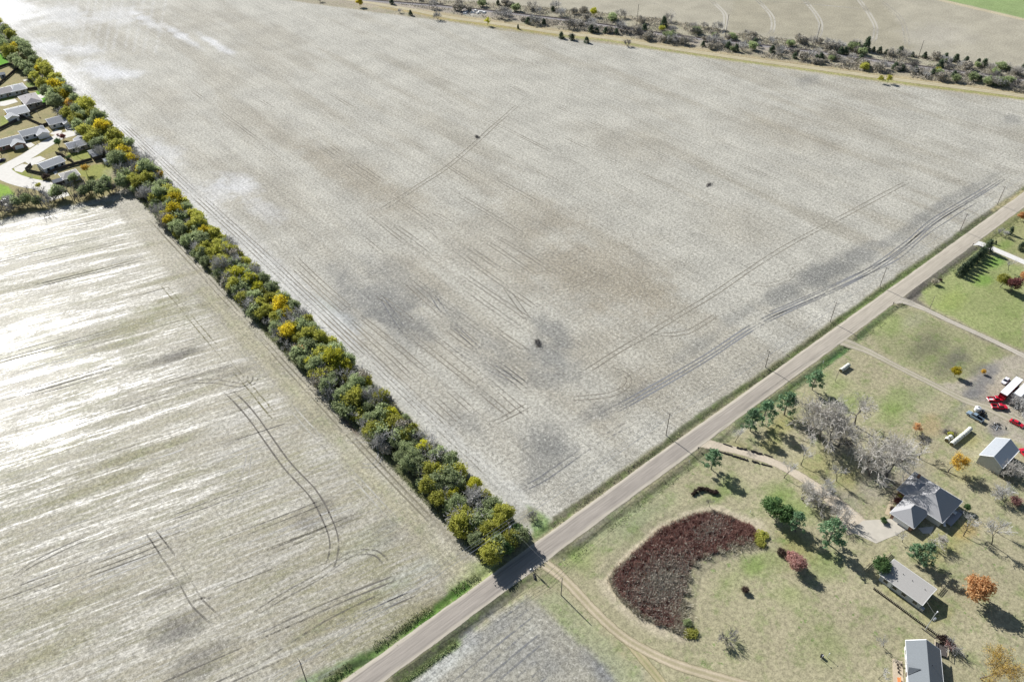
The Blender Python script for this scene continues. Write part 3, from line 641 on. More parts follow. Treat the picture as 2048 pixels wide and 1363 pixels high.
# ------------------------------------------------------------------ road, driveways, tracks
def smooth(pts, step=2.0):
    P = np.array(pts, float); out = []
    P = np.vstack([2 * P[0] - P[1], P, 2 * P[-1] - P[-2]])
    for i in range(1, len(P) - 2):
        n = max(2, int(np.hypot(*(P[i + 1] - P[i])) / step))
        for k in range(n):
            t = k / n; a, b, c, d = P[i - 1:i + 3]
            out.append(.5 * ((2 * b) + (c - a) * t + (2 * a - 5 * b + 4 * c - d) * t * t + (-a + 3 * b - 3 * c + d) * t ** 3))
    out.append(P[-2]); return np.array(out)
def ribbon(name, pts, widths, m, colfn, z, world=False, nacross=8, step=1.5, kind='structure', rag=.15, lift=None, arr=False):
    P = smooth(pts if world else GP(pts), step)
    d = np.gradient(P, axis=0); d /= np.hypot(d[:, 0], d[:, 1])[:, None] + 1e-9; nrm = np.stack([-d[:, 1], d[:, 0]], 1)
    W_ = np.interp(np.linspace(0, 1, len(P)), np.linspace(0, 1, len(np.atleast_1d(widths))), np.atleast_1d(widths)) if np.ndim(widths) else np.full(len(P), widths)
    s = np.linspace(-.5, .5, nacross + 1)
    nz = (vnoise(np.arange(len(P)) * .35, np.zeros(len(P)), 5) - .5) * 2 * rag
    V = P[:, None, :] + nrm[:, None, :] * (s[None, :] * (W_ + nz)[:, None])[:, :, None]
    n, k = V.shape[:2]; V = V.reshape(-1, 2)
    S = np.tile(s * 2, n); A = np.repeat(np.arange(n) * step, k)
    i, j = np.meshgrid(np.arange(n - 1), np.arange(k - 1), indexing='ij'); a = (i * k + j).ravel()
    q = np.stack([a, a + 1, a + k + 1, a + k], 1)[:, ::-1]
    col, e = colfn(S, A, V)
    zz = np.full(len(V), z) + (lift(S) if lift else 0)
    data = (np.column_stack([V, zz]), q, col, e)
    if arr: return data
    return link(name, npmesh(name, data[0], q, m, {'tone': col, 'e': e}, True), None, kind)
def road_col(S, A, V):
    xs = V[:, 0]; n = fbm(xs * .12, V[:, 1] * 1.6, 2, 51); n2 = fbm(xs, V[:, 1], 30, 52)
    base = np.array(pc(178, 169, 158)) * (.84 + .34 * n)[:, None]
    warm = np.array(pc(208, 198, 180)); k = sstep(150, 330, xs + (n2 - .5) * 60)[:, None]
    base = base * (1 - k) + np.array(pc(201, 191, 174)) * (.9 + .2 * n)[:, None] * k
    k = sstep(.62, .86, np.abs(S) + (n - .5) * .25)[:, None]; base = base * (1 - k) + warm * k
    for c, wd, st in ((-.36, .05, .28), (-.1, .05, .18), (.12, .05, .15), (.40, .05, .3), (.62, .035, .45), (-.62, .03, .25)):
        g = np.exp(-((S - c + (n2 - .5) * .2) / wd) ** 2)[:, None] * st * (.5 + n)[:, None]; base = base * (1 - g * .55)
    return base, 1.35 - .95 * sstep(.80, 1.0, np.abs(S))
ribbon('road', [(-30, 102.6), (60, 102.6), (150, 102.8), (250, 102.7), (350, 102.7), (430, 102.8), (560, 102.8)], 7.3, M['road'], road_col, .04, True, 20, 1.5, rag=.25, lift=lambda s: .12 * (1 - s * s))
def drive_col(light, mid, two=True):
    def fn(S, A, V):
        n = fbm(V[:, 0], V[:, 1], 3, 61); L_, D_ = np.array(pc(*light)), np.array(pc(*mid))
        t = np.exp(-((np.abs(S) - .42) / .22) ** 2) if two else 1 - np.abs(S) ** 3
        k = (t * .9 + (n - .5) * .5).clip(0, 1)[:, None]
        return (D_ * (1 - k) + L_ * k) * (.92 + .16 * n)[:, None], 1.05 - np.abs(S) ** 2.2 * 1.0
    return fn
ribbon('driveway', [(1076, 1112), (1090, 1128), (1112, 1143), (1143, 1172), (1190, 1222), (1240, 1268), (1290, 1299), (1350, 1327), (1420, 1349), (1520, 1378)], [5.5, 4, 4, 3.8, 3.8, 4, 4, 4], M['gravel'], drive_col((214, 198, 172), (176, 166, 132)), .03, nacross=10)
ribbon('driveway', [(1232, 1262), (1262, 1290), (1292, 1325), (1330, 1372), (1350, 1400)], 3.2, M['gravel'], drive_col((202, 186, 152), (166, 162, 118)), .026, nacross=8)
ribbon('driveway', [(1398, 882), (1420, 888), (1450, 895), (1500, 908), (1560, 930), (1620, 965), (1668, 1003), (1700, 1036), (1722, 1060)], [7, 4.5, 4.2, 4.2, 4.5, 5, 6, 9, 13], M['gravel'], drive_col((218, 204, 182), (204, 190, 164), False), .03, nacross=12)
ribbon('driveway', [(1684, 682), (1706, 690), (1740, 704), (1800, 735), (1860, 765), (1930, 800), (1975, 815), (2020, 836), (2080, 868)], [8, 4.5, 4, 4, 4.2, 5, 6, 7], M['gravel'], drive_col((200, 190, 172), (176, 170, 144)), .03, nacross=10)
ribbon('driveway', [(1784, 600), (1803, 600), (1850, 618), (1900, 642), (1960, 669), (2017, 696), (2080, 728)], [8, 4, 3.4, 3.4, 3.6, 4.5], M['gravel'], drive_col((212, 203, 188), (190, 182, 164)), .03, nacross=8)
ribbon('driveway', [(1940, 486), (1957, 486), (1990, 499), (2048, 524), (2110, 551)], [4.6, 4.0, 4.0, 4.0, 4.0], M['gravel'], lambda S, A, V: (np.tile(np.array(pc(240, 237, 230)), (len(S), 1)), np.where(np.abs(S) > .99, .6, 1.2)), .035, nacross=8, rag=.02)
ribbon('farm_track', RRROAD, 7.5, M['gravel'], drive_col((214, 203, 176), (184, 172, 134)), .03, nacross=8, step=3)

TRK = {'v': [], 'q': [], 'c': [], 'e': []}
def track(pts, offs=(-1, 1), wd=.5, col=(120, 114, 104), s=.9, world=False, z=.02):
    base = smooth(pts if world else GP(pts), 4.0)
    d = np.gradient(base, axis=0); d /= np.hypot(d[:, 0], d[:, 1])[:, None] + 1e-9; nrm = np.stack([-d[:, 1], d[:, 0]], 1)
    for o in offs:
        wob = (vnoise(np.arange(len(base)) * .3, np.full(len(base), 3.1 + o), 8) - .5) * .35
        pts2 = base + nrm * (o + wob)[:, None]
        v, q, c, e = ribbon('t', [tuple(p) for p in pts2], wd, None, lambda S, A, V: (np.tile(np.array(pc(*col)), (len(S), 1)), (.50 * s + .0 * S)), z, True, 1, 3.0, arr=True)
        e = np.clip(.18 + .46 * s + (vnoise(v[:, 0] * .07, v[:, 1] * .07, 15) - .5) * .45, 0, .9)
        tt = np.repeat(np.linspace(0, 1, len(v) // 2), 2); e = e - .35 * (1 - np.clip(np.minimum(tt, 1 - tt) * 8, 0, 1))
        o0 = sum(len(a) for a in TRK['v']); TRK['v'].append(v); TRK['q'].append(q + o0); TRK['c'].append(c); TRK['e'].append(e)
DK = (158, 151, 136)
track([(745, 432), (830, 376), (905, 326), (990, 250), (1075, 176)], (-1.2, 1.2), .6, DK, .75)
track([(1075, 805), (1150, 757), (1230, 706), (1300, 665), (1420, 592), (1560, 500), (1700, 425), (1850, 345)], (-1.1, 1.1), .55, DK, .75)
track([(960, 560 + 300), (1010, 835), (1075, 800)], (-1, 1), .5, DK, .5)
track([(106.5, 118), (106.5, 200), (107, 300), (106.5, 420), (107, 560)], (-2.2, -.6, 1.2, 3.0), .5, DK, .65, True)
track([(112, 116), (112.5, 200), (113, 300)], (-.8, .9), .5, DK, .55, True)
track([(118, 120), (119, 180), (117, 260), (119, 330)], (-1, 1), .5, DK, .5, True)
for x0, y0, y1, s in ((128, 150, 230, .6), (133, 140, 260, .5), (141, 150, 215, .6), (146, 150, 250, .5), (152, 160, 300, .45), (158, 150, 210, .55), (164, 170, 330, .4), (171, 180, 300, .5), (178, 190, 290, .55), (185, 200, 420, .45), (193, 190, 300, .5), (201, 180, 280, .4), (214, 210, 330, .5), (226, 200, 340, .45), (240, 220, 380, .4), (262, 210, 330, .4), (284, 200, 420, .35), (305, 190, 330, .35), (330, 220, 420, .3), (355, 180, 330, .3), (190, 300, 520, .4), (160, 320, 560, .4), (230, 330, 520, .35)):
    track([(x0, y0), (x0 + random.uniform(-2, 2), (y0 + y1) / 2), (x0 + random.uniform(-3, 3), y1)], (-1, 1), .5, (160, 153, 138), s, True)
BL = (146, 146, 146)
track([(1140, 862), (1230, 818), (1400, 722), (1520, 645), (1650, 585), (1740, 540), (1815, 486), (1870, 440), (1960, 385), (2030, 340)], (-1.6, -.2, 1.4), .7, BL, .8)
track([(1480, 650), (1600, 600), (1700, 556), (1790, 512), (1850, 462), (1990, 372)], (-2.4, .6), .6, BL, .7)
track([(1025, 985), (1075, 962), (1130, 925), (1180, 890), (1280, 835)], (-1.2, .9), .55, BL, .7)
track([(1110, 800), (1165, 795), (1215, 790), (1248, 776), (1258, 758), (1240, 742), (1200, 735)], (-1, 1), .5, DK, .5)
track([(1280, 655), (1320, 668), (1370, 665), (1400, 650), (1440, 625)], (-1, 1), .5, DK, .6)
track([(1480, 562), (1530, 570), (1575, 558), (1585, 540), (1560, 525)], (-1, 1), .55, DK, .6)
track([(1840, 352), (1890, 362), (1930, 355), (1925, 345)], (-1, 1), .55, DK, .5)
track([(855, 575), (900, 640), (960, 700), (1040, 760), (1075, 800)], (-1, 1), .5, BL, .55); track([(760, 590), (800, 650), (830, 690)], (-1, 1), .5, BL, .55); track([(900, 690), (980, 735), (1060, 775)], (-1.4, .4, 2), .5, BL, .5)
track([(1000, 560), (1060, 640), (1110, 690)], (-1, 1), .5, DK, .4)
# left field
LD = (128, 123, 114)
track([(440, 770), (470, 795), (510, 840), (570, 925), (625, 985), (655, 1040), (668, 1085), (660, 1130), (635, 1165)], (-1.4, 1.4), .55, LD, .85)
track([(300, 1060), (335, 1110), (372, 1165), (395, 1205), (430, 1238)], (-1.5, 1.5), .5, LD, .75)
track([(380, 1205), (405, 1195), (425, 1195)], (0,), .7, LD, .8)
track([(360, 765), (430, 762), (480, 770), (500, 760), (498, 745)], (-.9, .9), .5, LD, .7); track([(440, 790), (500, 770), (512, 752)], (-.8, .8), .5, LD, .6)
track([(490, 1240), (560, 1195), (640, 1150), (700, 1108), (750, 1105), (775, 1130)], (-.9, .9), .5, LD, .65)
track([(500, 1280), (600, 1235), (700, 1190), (790, 1155)], (-.9, .9), .55, LD, .8); track([(520, 1320), (640, 1240), (760, 1180)], (-.9,), .55, LD, .8); track([(560, 1160), (700, 1095), (770, 1062)], (-1, 1), .4, LD, .4)
track([(78, 112), (77.5, 200), (78, 300), (78, 390)], (-1.6, .2), .6, (150, 144, 124), .7, True); track([(70, 130), (69, 220), (70, 330)], (-1, 1), .5, (208, 204, 190), .6, True); track([(62, 200), (62, 320)], (-1, 1), .55, (140, 134, 96), .6, True)
for k in range(70):
    x0 = random.uniform(-40, 58); y0 = random.uniform(118, 400); L_ = random.uniform(20, 75); x1 = min(x0 + L_, 64)
    if x1 - x0 < 12: continue
    lt = random.random() < .30
    track([(x0, y0), ((x0 + x1) / 2, y0 - (x1 - x0) / 2 * .2126 + random.uniform(-.3, .3)), (x1, y0 - (x1 - x0) * .2126)], (0,) if random.random() < .5 else (-1, 1), .45, (216, 213, 205) if lt else LD, random.uniform(.35, .75), True)
track([(0, 1175), (60, 1130), (150, 1085), (180, 1075)], (-.7, .7), .5, (150, 146, 136), .4); track([(500, 900), (488, 960), (470, 1010), (455, 1050)], (-1, 1), .5, (206, 202, 192), .6)
track([(660, 890), (720, 880), (760, 890), (750, 930), (700, 925)], (-.8, .8), .6, (210, 206, 198), .6)
# ploughed field furrows
for k in range(16):
    y0 = 92 - k * 2.6
    track([(30, y0), (60, y0 + .8), (88 - k * 1.2, y0 + 1)], (0,), .5, (146, 147, 148), random.uniform(.1, .4), True)
# far field tracks
for dx in (0, 95, 190, 300):
    track([(1415 + dx, -4 + dx * .0), (1436 + dx, 13 + dx * .04), (1450 + dx, 30 + dx * .07), (1450 + dx, 52 + dx * .07), (1442 + dx, 68 + dx * .075)], (-1.2, 1.2), 1.6, (200, 194, 179), 1.0)
track([(1760, 0), (1800, 36), (1812, 70), (1815, 100)], (-1.5, 1.5), 1.4, (204, 198, 184), .6)
track([(1520, 2), (1640, 10), (1760, 22)], (0,), 2, (200, 194, 180), .5); track([(1240, -10), (1330, 14), (1352, 34)], (-1, 1), 1.2, (206, 200, 186), .5)
link('wheel_tracks', npmesh('wheel_tracks', np.concatenate(TRK['v']), np.concatenate(TRK['q']), M['track'], {'tone': np.concatenate(TRK['c']), 'e': np.concatenate(TRK['e'])}), None, 'structure')

# slabs: neighbourhood streets, aprons
def slab(name, pts, z0, z1, m, world=False):
    P = pts if world else GP(pts); n = len(P)
    A = sum(P[i][0] * P[(i + 1) % n][1] - P[(i + 1) % n][0] * P[i][1] for i in range(n))
    if A < 0: P = P[::-1]
    b = MB(); b.add([(x, y, z0) for x, y in P] + [(x, y, z1) for x, y in P], [tuple(range(n, 2 * n))] + [(i, (i + 1) % n, n + (i + 1) % n, n + i) for i in range(n)])
    o = b.build(name, m); o['kind'] = 'structure'; return o
def wide(pts, wd):
    P = smooth(pts, 3.0); d = np.gradient(P, axis=0); d /= np.hypot(d[:, 0], d[:, 1])[:, None]; n = np.stack([-d[:, 1], d[:, 0]], 1)
    return [tuple(p) for p in P + n * wd / 2] + [tuple(p) for p in (P - n * wd / 2)[::-1]]
slab('street', wide([(88, 507), (80, 507), (71.4, 506.5), (61.5, 500.4), (50, 491.5), (39.2, 485.6), (28, 478), (5, 468)], 9.0), 0, .06, M['concrete'], True)
slab('street', wide([(34, 482), (36, 470), (41, 458), (47, 448), (50, 436), (50, 428)], 9.5), 0, .064, M['concrete'], True)
for P_ in ([(100, 268), (112, 258), (125, 262), (118, 272)], [(132, 262), (128, 252), (142, 250), (150, 262)], [(45, 288), (40, 282), (62, 285), (70, 290), (60, 296)], [(28, 336), (45, 328), (62, 330), (58, 333), (44, 345), (30, 342)],
           [(0, 204), (30, 198), (36, 204), (10, 212), (0, 212)], [(48, 322), (80, 312), (92, 318), (62, 332)], [(2, 402), (18, 396), (30, 402), (14, 412), (2, 412)], [(116, 345), (112, 340), (105, 342), (110, 350)], [(140, 290), (160, 278), (168, 282), (150, 294)]):
    slab('driveway', P_, 0, .056, M['concrete'])
slab('apron', [(1700, 1062), (1726, 1040), (1784, 1037), (1822, 1056), (1804, 1062), (1796, 1068), (1775, 1076), (1752, 1086)], 0, .05, mat('apron_concrete', pc(214, 206, 190), .85, .2, 0, .1, .4))
slab('path', [(1786, 985), (1793, 990), (1778, 1030), (1769, 1027)], 0, .05, mat('path_concrete', pc(206, 190, 160), .85, .2, 0, .1, .4))
slab('patio', [(1836, 1055), (1868, 1052), (1862, 1066), (1846, 1066)], 0, .05, M['concrete'])
for P_, in (([(75, 190), (88, 188), (92, 193), (84, 197), (77, 195)],), ([(46, 160), (56, 158), (57, 161), (48, 163)],), ([(34, 231), (45, 228), (48, 231), (38, 235)],), ([(95, 240), (108, 236), (110, 240), (98, 244)],), ([(54, 215), (66, 211), (72, 215), (60, 219)],)):
    slab('patio', P_, 0, .05, M['concrete'])

# ------------------------------------------------------------------ railway
rp = smooth(GP(RAIL), 4)
dd = np.gradient(rp, axis=0); dd /= np.hypot(dd[:, 0], dd[:, 1])[:, None]; rn = np.stack([-dd[:, 1], dd[:, 0]], 1)
def bed(pts, nr, hw, z, name, m):
    b = MB(); n = len(pts); vs = []
    for p, q in zip(pts, nr):
        for o, h in ((-hw, .0), (-hw * .55, z), (hw * .55, z), (hw, .0)): vs.append((p[0] + q[0] * o, p[1] + q[1] * o, h + .01))
    b.add(vs, [(4 * i + k, 4 * i + k + 1, 4 * i + 5 + k, 4 * i + 4 + k) for i in range(n - 1) for k in range(3)]); return b.build(name, m)
bed(rp, rn, 3.4, .45, 'railway_bed', M['ballast'])['kind'] = 'structure'
for sgn in (-1, 1):
    b = MB(); vs = []
    for p, q in zip(rp, rn):
        for o, h in ((-.09, .6), (-.09, .78), (.09, .78), (.09, .6)): vs.append((p[0] + q[0] * (sgn * .75 + o), p[1] + q[1] * (sgn * .75 + o), h))
    b.add(vs, [(4 * i + k, 4 * i + (k + 1) % 4, 4 * i + 4 + (k + 1) % 4, 4 * i + 4 + k) for i in range(len(rp) - 1) for k in range(4)])
    b.build('rail', M['rail'])['kind'] = 'structure'
b = MB(); rt = smooth(GP(RAIL), .8); dt = np.gradient(rt, axis=0)
for p, q in zip(rt, dt): b.box(p[0], p[1], .53, .28, 2.6, .2, math.atan2(q[1], q[0]))
b.build('railway_ties', M['tie'])['kind'] = 'stuff'

# ------------------------------------------------------------------ trees
def leaf_mesh(name, m, centers, rad, n, size, r, squash=.8, up=.35, shape=None):
    """leaf clumps: n small leaf faces scattered about every clump centre"""
    c = np.asarray(centers, float); k = len(c)
    rad = np.broadcast_to(np.asarray(rad, float), (k,))
    P = np.repeat(c, n, 0) + r.normal(0, 1, (k * n, 3)) * np.repeat(rad, n)[:, None] * np.array([.55, .55, .55 * squash])
    nrm = r.normal(0, 1, (k * n, 3)); nrm[:, 2] += up; nrm /= np.linalg.norm(nrm, axis=1)[:, None]
    a = np.cross(nrm, r.normal(0, 1, (k * n, 3))); a /= np.linalg.norm(a, axis=1)[:, None]; b = np.cross(nrm, a)
    s = (size * r.uniform(.6, 1.35, k * n))[:, None]
    el = r.uniform(.5, .8, k * n)[:, None]
    V = np.stack([P - a * s, P - b * s * el, P + a * s, P + b * s * el], 1).reshape(-1, 3)
    q = np.arange(k * n * 4).reshape(-1, 4)
    cv = np.repeat(r.uniform(0, 1, k), n) * .65 + r.uniform(0, .35, k * n)
    return npmesh(name, V, q, m, {'v': np.repeat(cv, 4)})
def crown_centers(r, k, rx, rz, z0, lobes=5, hollow=.45):
    """clump centres over several overlapping lobes of a crown"""
    L_ = [(0, 0, z0 + rz, rx * .72, rz * .95)]
    for i in range(lobes):
        t = i * 2 * math.pi / lobes + r.uniform(-.5, .5); d = rx * r.uniform(.4, .62)
        L_.append((d * math.cos(t), d * math.sin(t), z0 + rz * r.uniform(.55, 1.25), rx * r.uniform(.36, .56), rz * r.uniform(.4, .65)))
    out = []
    for i in range(k):
        x, y, z, a, h = L_[int(r.integers(len(L_)))]
        d = r.normal(0, 1, 3); d /= np.linalg.norm(d); q = r.uniform(hollow, 1) ** .6
        out.append((x + d[0] * a * q, y + d[1] * a * q, max(z + d[2] * h * q, z0 * .6 + .2)))
    return out
def sticks(name, m, S, sides=3):
    """S rows: p0(3) p1(3) r0 r1 v"""
    S = np.asarray(S, float); p0, p1 = S[:, :3], S[:, 3:6]; d = p1 - p0; d /= np.linalg.norm(d, axis=1)[:, None] + 1e-9
    h = np.where(np.abs(d[:, 2:3]) < .9, [[0, 0, 1.]], [[1., 0, 0]]); a = np.cross(d, h); a /= np.linalg.norm(a, axis=1)[:, None]; b = np.cross(d, a)
    V = []
    for p, rr in ((p0, S[:, 6]), (p1, S[:, 7])):
        for k in range(sides):
            t = 2 * math.pi * k / sides; V.append(p + (a * math.cos(t) + b * math.sin(t)) * rr[:, None])
    V = np.stack(V, 1).reshape(-1, 3); o = np.arange(len(S))[:, None] * 2 * sides
    q = np.concatenate([o + np.array([k, (k + 1) % sides, sides + (k + 1) % sides, sides + k])[None] for k in range(sides)], 0)
    return npmesh(name, V, q, m, {'v': np.repeat(S[:, 8], 2 * sides)}, True)
def grow(r, levels, kids, length, ratio, rad, spread, tip=.03, up=.25, stems=1, stemspread=.25, start=(0, 0, 0)):
    segs = []
    def rec(p, d, L_, rr, lev, v):
        n = 3 if lev < levels - 1 else 2
        for i in range(n):
            d2 = d + r.normal(0, .12 + .03 * lev, 3); d2[2] += up * .12; d2 /= np.linalg.norm(d2)
            q = p + d2 * L_ / n; r2 = max(rr * (1 - .3 * (i + 1) / n), tip)
            segs.append((*p, *q, rr * (1 - .3 * i / n) if rr > tip else tip, r2, v, lev)); p, d = q, d2
            if lev >= 1 and lev < levels and i < n - 1 and r.random() < .8: child(p, d, L_ * .75, r2, lev, v)
        if lev < levels:
            for k in range(kids[min(lev, len(kids) - 1)]): child(p, d, L_, r2, lev, v)
    def child(p, d, L_, rr, lev, v):
        t = r.normal(0, 1, 3); t -= d * (t @ d); t /= np.linalg.norm(t)
        an = spread * r.uniform(.55, 1.25); nd = d * math.cos(an) + t * math.sin(an); nd[2] += up * .3; nd /= np.linalg.norm(nd)
        rec(p, nd, L_ * ratio * r.uniform(.75, 1.15), max(rr * .62, tip), lev + 1, min(1, max(0, v + r.uniform(-.25, .25))))
    for s in range(stems):
        t = r.uniform(0, 2 * math.pi); d = np.array([math.cos(t) * stemspread, math.sin(t) * stemspread, 1.]); d /= np.linalg.norm(d)
        rec(np.array(start, float), d, length, rad, 0, .5)
    return np.array(segs)
PROTO = {}
def proto(kind, parts):
    """parts: list of (name, mesh)"""
    PROTO.setdefault(kind, []).append(parts)
def plant(kind, name, label, cat, x, y, scale=1., group=None, var=None, rz=None, z=0.):
    ps = PROTO[kind]; p = ps[random.randrange(len(ps)) if var is None else var % len(ps)]
    o = thing(name, label, cat, (x, y, z), random.uniform(0, 6.28) if rz is None else rz, group, scale)
    for n, me in p: link(n, me, o)
    return o
def remat(me, m):
    c = me.copy(); c.materials.clear(); c.materials.append(m); return c
# leafy crowns, about 8 m tall, 3.4 m in radius
for i in range(5):
    r = np.random.default_rng(100 + i)
    cs = crown_centers(r, 95, 3.1 + .3 * (i % 2), 3.1, 2.2, 5 + i % 3)
    lm = leaf_mesh('crown', M['l_olive'], cs, .85, 34, .27, r)
    tr = grow(r, 3, [3, 3, 2], 2.6, .75, .2, .6, .04)
    tm = sticks('trunk', M['bark'], tr[:, :9], 5)
    for kind, mk in (('yellow', 'l_yellow'), ('lime', 'l_lime'), ('olive', 'l_olive'), ('sage', 'l_sage'), ('orange', 'l_orange'), ('amber', 'l_amber'), ('darkleaf', 'l_dark'), ('pink', 'l_pink'), ('maroon', 'l_maroon')):
        proto(kind, [('trunk', tm), ('crown', remat(lm, M[mk]))])
# thin leafed crowns: branches show through
for i in range(2):
    r = np.random.default_rng(140 + i)
    g = grow(r, 5, [4, 3, 2, 2], 3.0, .72, .22, .55, .035, .2)
    tips = g[g[:, 9] >= 4][:, 3:6]; tips = tips[r.permutation(len(tips))[:150]]
    lm = leaf_mesh('crown', M['l_amber'], tips, .8, 16, .2, r)
    tm = sticks('trunk', M['bark'], g[:, :9], 3)
    for kind, mk in (('thin_amber', 'l_amber'), ('thin_orange', 'l_orange'), ('thin_lime', 'l_lime'), ('thin_pink', 'l_pink')):
        proto(kind, [('trunk', tm), ('crown', remat(lm, M[mk]))])
r = np.random.default_rng(160); g = grow(r, 5, [4, 3, 2, 2], 3.2, .74, .2, .6, .022, .15)
tips = g[g[:, 9] >= 3][:, 3:6]; tips = tips[r.permutation(len(tips))[:420]]
M['l_dull'] = leafmat('dull_amber_leaves', (.50, .36, .10), (.74, .55, .19))
proto('big_amber', [('trunk', sticks('trunk', M['bark'], g[:, :9], 3)), ('crown', leaf_mesh('crown', M['l_dull'], tips, .6, 18, .085, r))])
# bare trees
def bare(kind, seed, twig, barkm, **kw):
    r = np.random.default_rng(seed); g = grow(r, **kw); lev = g[:, 9]; cut = kw.get('cut', 1)
    a, b = g[lev <= 1], g[lev > 1]
    proto(kind, [('trunk', sticks('trunk', barkm, a[:, :9], 6)), ('crown', sticks('crown', twig, b[:, :9], 3))])
for i in range(4): bare('cottonwood', 200 + i, M['twig_pale'], M['bark'], r=None) if False else None
def bare_big(seed, twig, barkm, kind):
    r = np.random.default_rng(seed)
    g = grow(r, 5, [4, 3, 3, 2, 2], 4.8, .78, .36, .60, .042, .16, 1 + seed % 2, .35)
    lev = g[:, 9]; a, b = g[lev <= 1], g[lev > 1]; b[:, 8] = np.clip(b[:, 8] + (b[:, 9] - 4) * .12, 0, 1)
    proto(kind, [('trunk', sticks('trunk', barkm, a[:, :9], 6)), ('crown', sticks('crown', twig, b[:, :9], 3))])
for i in range(4): bare_big(210 + i, M['twig_pale'], M['bark'], 'cottonwood')
for i in range(3):
    r = np.random.default_rng(230 + i)
    g = grow(r, 5, [3, 3, 2, 2], 2.6, .72, .14, .5, .028, .3)
    lev = g[:, 9]; a, b = g[lev <= 1], g[lev > 1]
    tm, cm = sticks('trunk', M['barkdark'], a[:, :9], 5), sticks('crown', M['twig_grey'], b[:, :9], 3)
    proto('bare_small', [('trunk', tm), ('crown', cm)]); proto('bare_dark', [('trunk', remat(tm, M['barkdark'])), ('crown', remat(cm, M['twig_dark']))])
for i in range(4):   # many stemmed bare shrubs
    r = np.random.default_rng(250 + i)
    g = grow(r, 4, [3, 3, 2, 2], 1.7, .78, .07, .5, .03, .1, 7, .75)
    lev = g[:, 9]; a, b = g[lev <= 0], g[lev > 0]
    tm, cm = sticks('stems', M['bark'], a[:, :9], 4), sticks('crown', M['twig_grey'], b[:, :9], 3)
    proto('bush_grey', [('stems', tm), ('crown', cm)])
    proto('bush_pale', [('stems', tm), ('crown', remat(cm, M['twig_pale']))]); proto('bush_dark', [('stems', remat(tm, M['barkdark'])), ('crown', remat(cm, M['twig_dark']))])
for i in range(3):   # tall thin bare trees of the wood edge
    r = np.random.default_rng(270 + i)
    g = grow(r, 4, [2, 3, 2, 2], 4.2, .62, .16, .38, .035, .5, 2, .18)
    lev = g[:, 9]; a, b = g[lev <= 1], g[lev > 1]
    proto('bare_tall', [('trunk', sticks('trunk', M['barkdark'], a[:, :9], 5)), ('crown', sticks('crown', M['twig_dark'], b[:, :9], 3))])
# conifers
for i in range(3):
    r = np.random.default_rng(300 + i)
    cs, rd = [], []
    for k in range(70):
        z = r.uniform(.5, 5.4); w_ = 2.0 * (1 - (z / 5.9) ** 1.25) * r.uniform(.55, 1.05); t = r.uniform(0, 6.28); cs.append((w_ * math.cos(t), w_ * math.sin(t), z)); rd.append(.55)
    lm = leaf_mesh('foliage', M['l_cedar'], cs, rd, 34, .19, r, 1.2)
    b = MB(); b.cyl((0, 0, 0), (0, 0, 4.6), .14, .04, 6); tm = b.mesh('trunk', M['barkdark'])
    proto('cedar', [('trunk', tm), ('foliage', lm)])
    cs = []
    for k in range(34):        # open crowned pine: tufts on whorled limbs
        z = r.uniform(3.0, 9.8); w_ = 3.4 * math.sin(min(1, (10.6 - z) / 7.0) * 1.5) * r.uniform(.45, 1.05); t = r.uniform(0, 6.28)
        for j in range(3):
            cs.append((w_ * math.cos(t) + r.normal(0, .4), w_ * math.sin(t) + r.normal(0, .4), z + r.normal(0, .25)))
    lm = leaf_mesh('foliage', M['l_pine'], cs, .6, 26, .24, r, .8)
    st = [(0, 0, 0, .1, 0, 4, .24, .17, .5), (.1, 0, 4, 0, .05, 10, .17, .04, .5)]
    for c in cs[::3]: st.append((0, 0, max(1.5, c[2] - .7), *c, .07, .03, .5))
    proto('pine', [('trunk', sticks('trunk', M['bark'], st, 5)), ('foliage', lm)])
    cs = crown_centers(r, 60, 1.5, 1.1, .2, 4); lm = leaf_mesh('foliage', M['l_dark'], cs, .5, 26, .17, r)
    b = MB(); b.cyl((0, 0, 0), (0, 0, 1.2), .06, .03, 5); tm = b.mesh('stem', M['barkdark'])
    for kind, mk in (('shrub_dark', 'l_dark'), ('shrub_olive', 'l_olive'), ('shrub_sage', 'l_sage'), ('shrub_brown', 'l_brown'), ('shrub_maroon', 'l_maroon'), ('shrub_pink', 'l_pink'), ('shrub_lime', 'l_lime'), ('shrub_brush', 'brush'), ('shrub_orange', 'l_orange'), ('shrub_pale', 'palegrass')):
        proto(kind, [('stem', tm), ('foliage', remat(lm, M[mk]))])

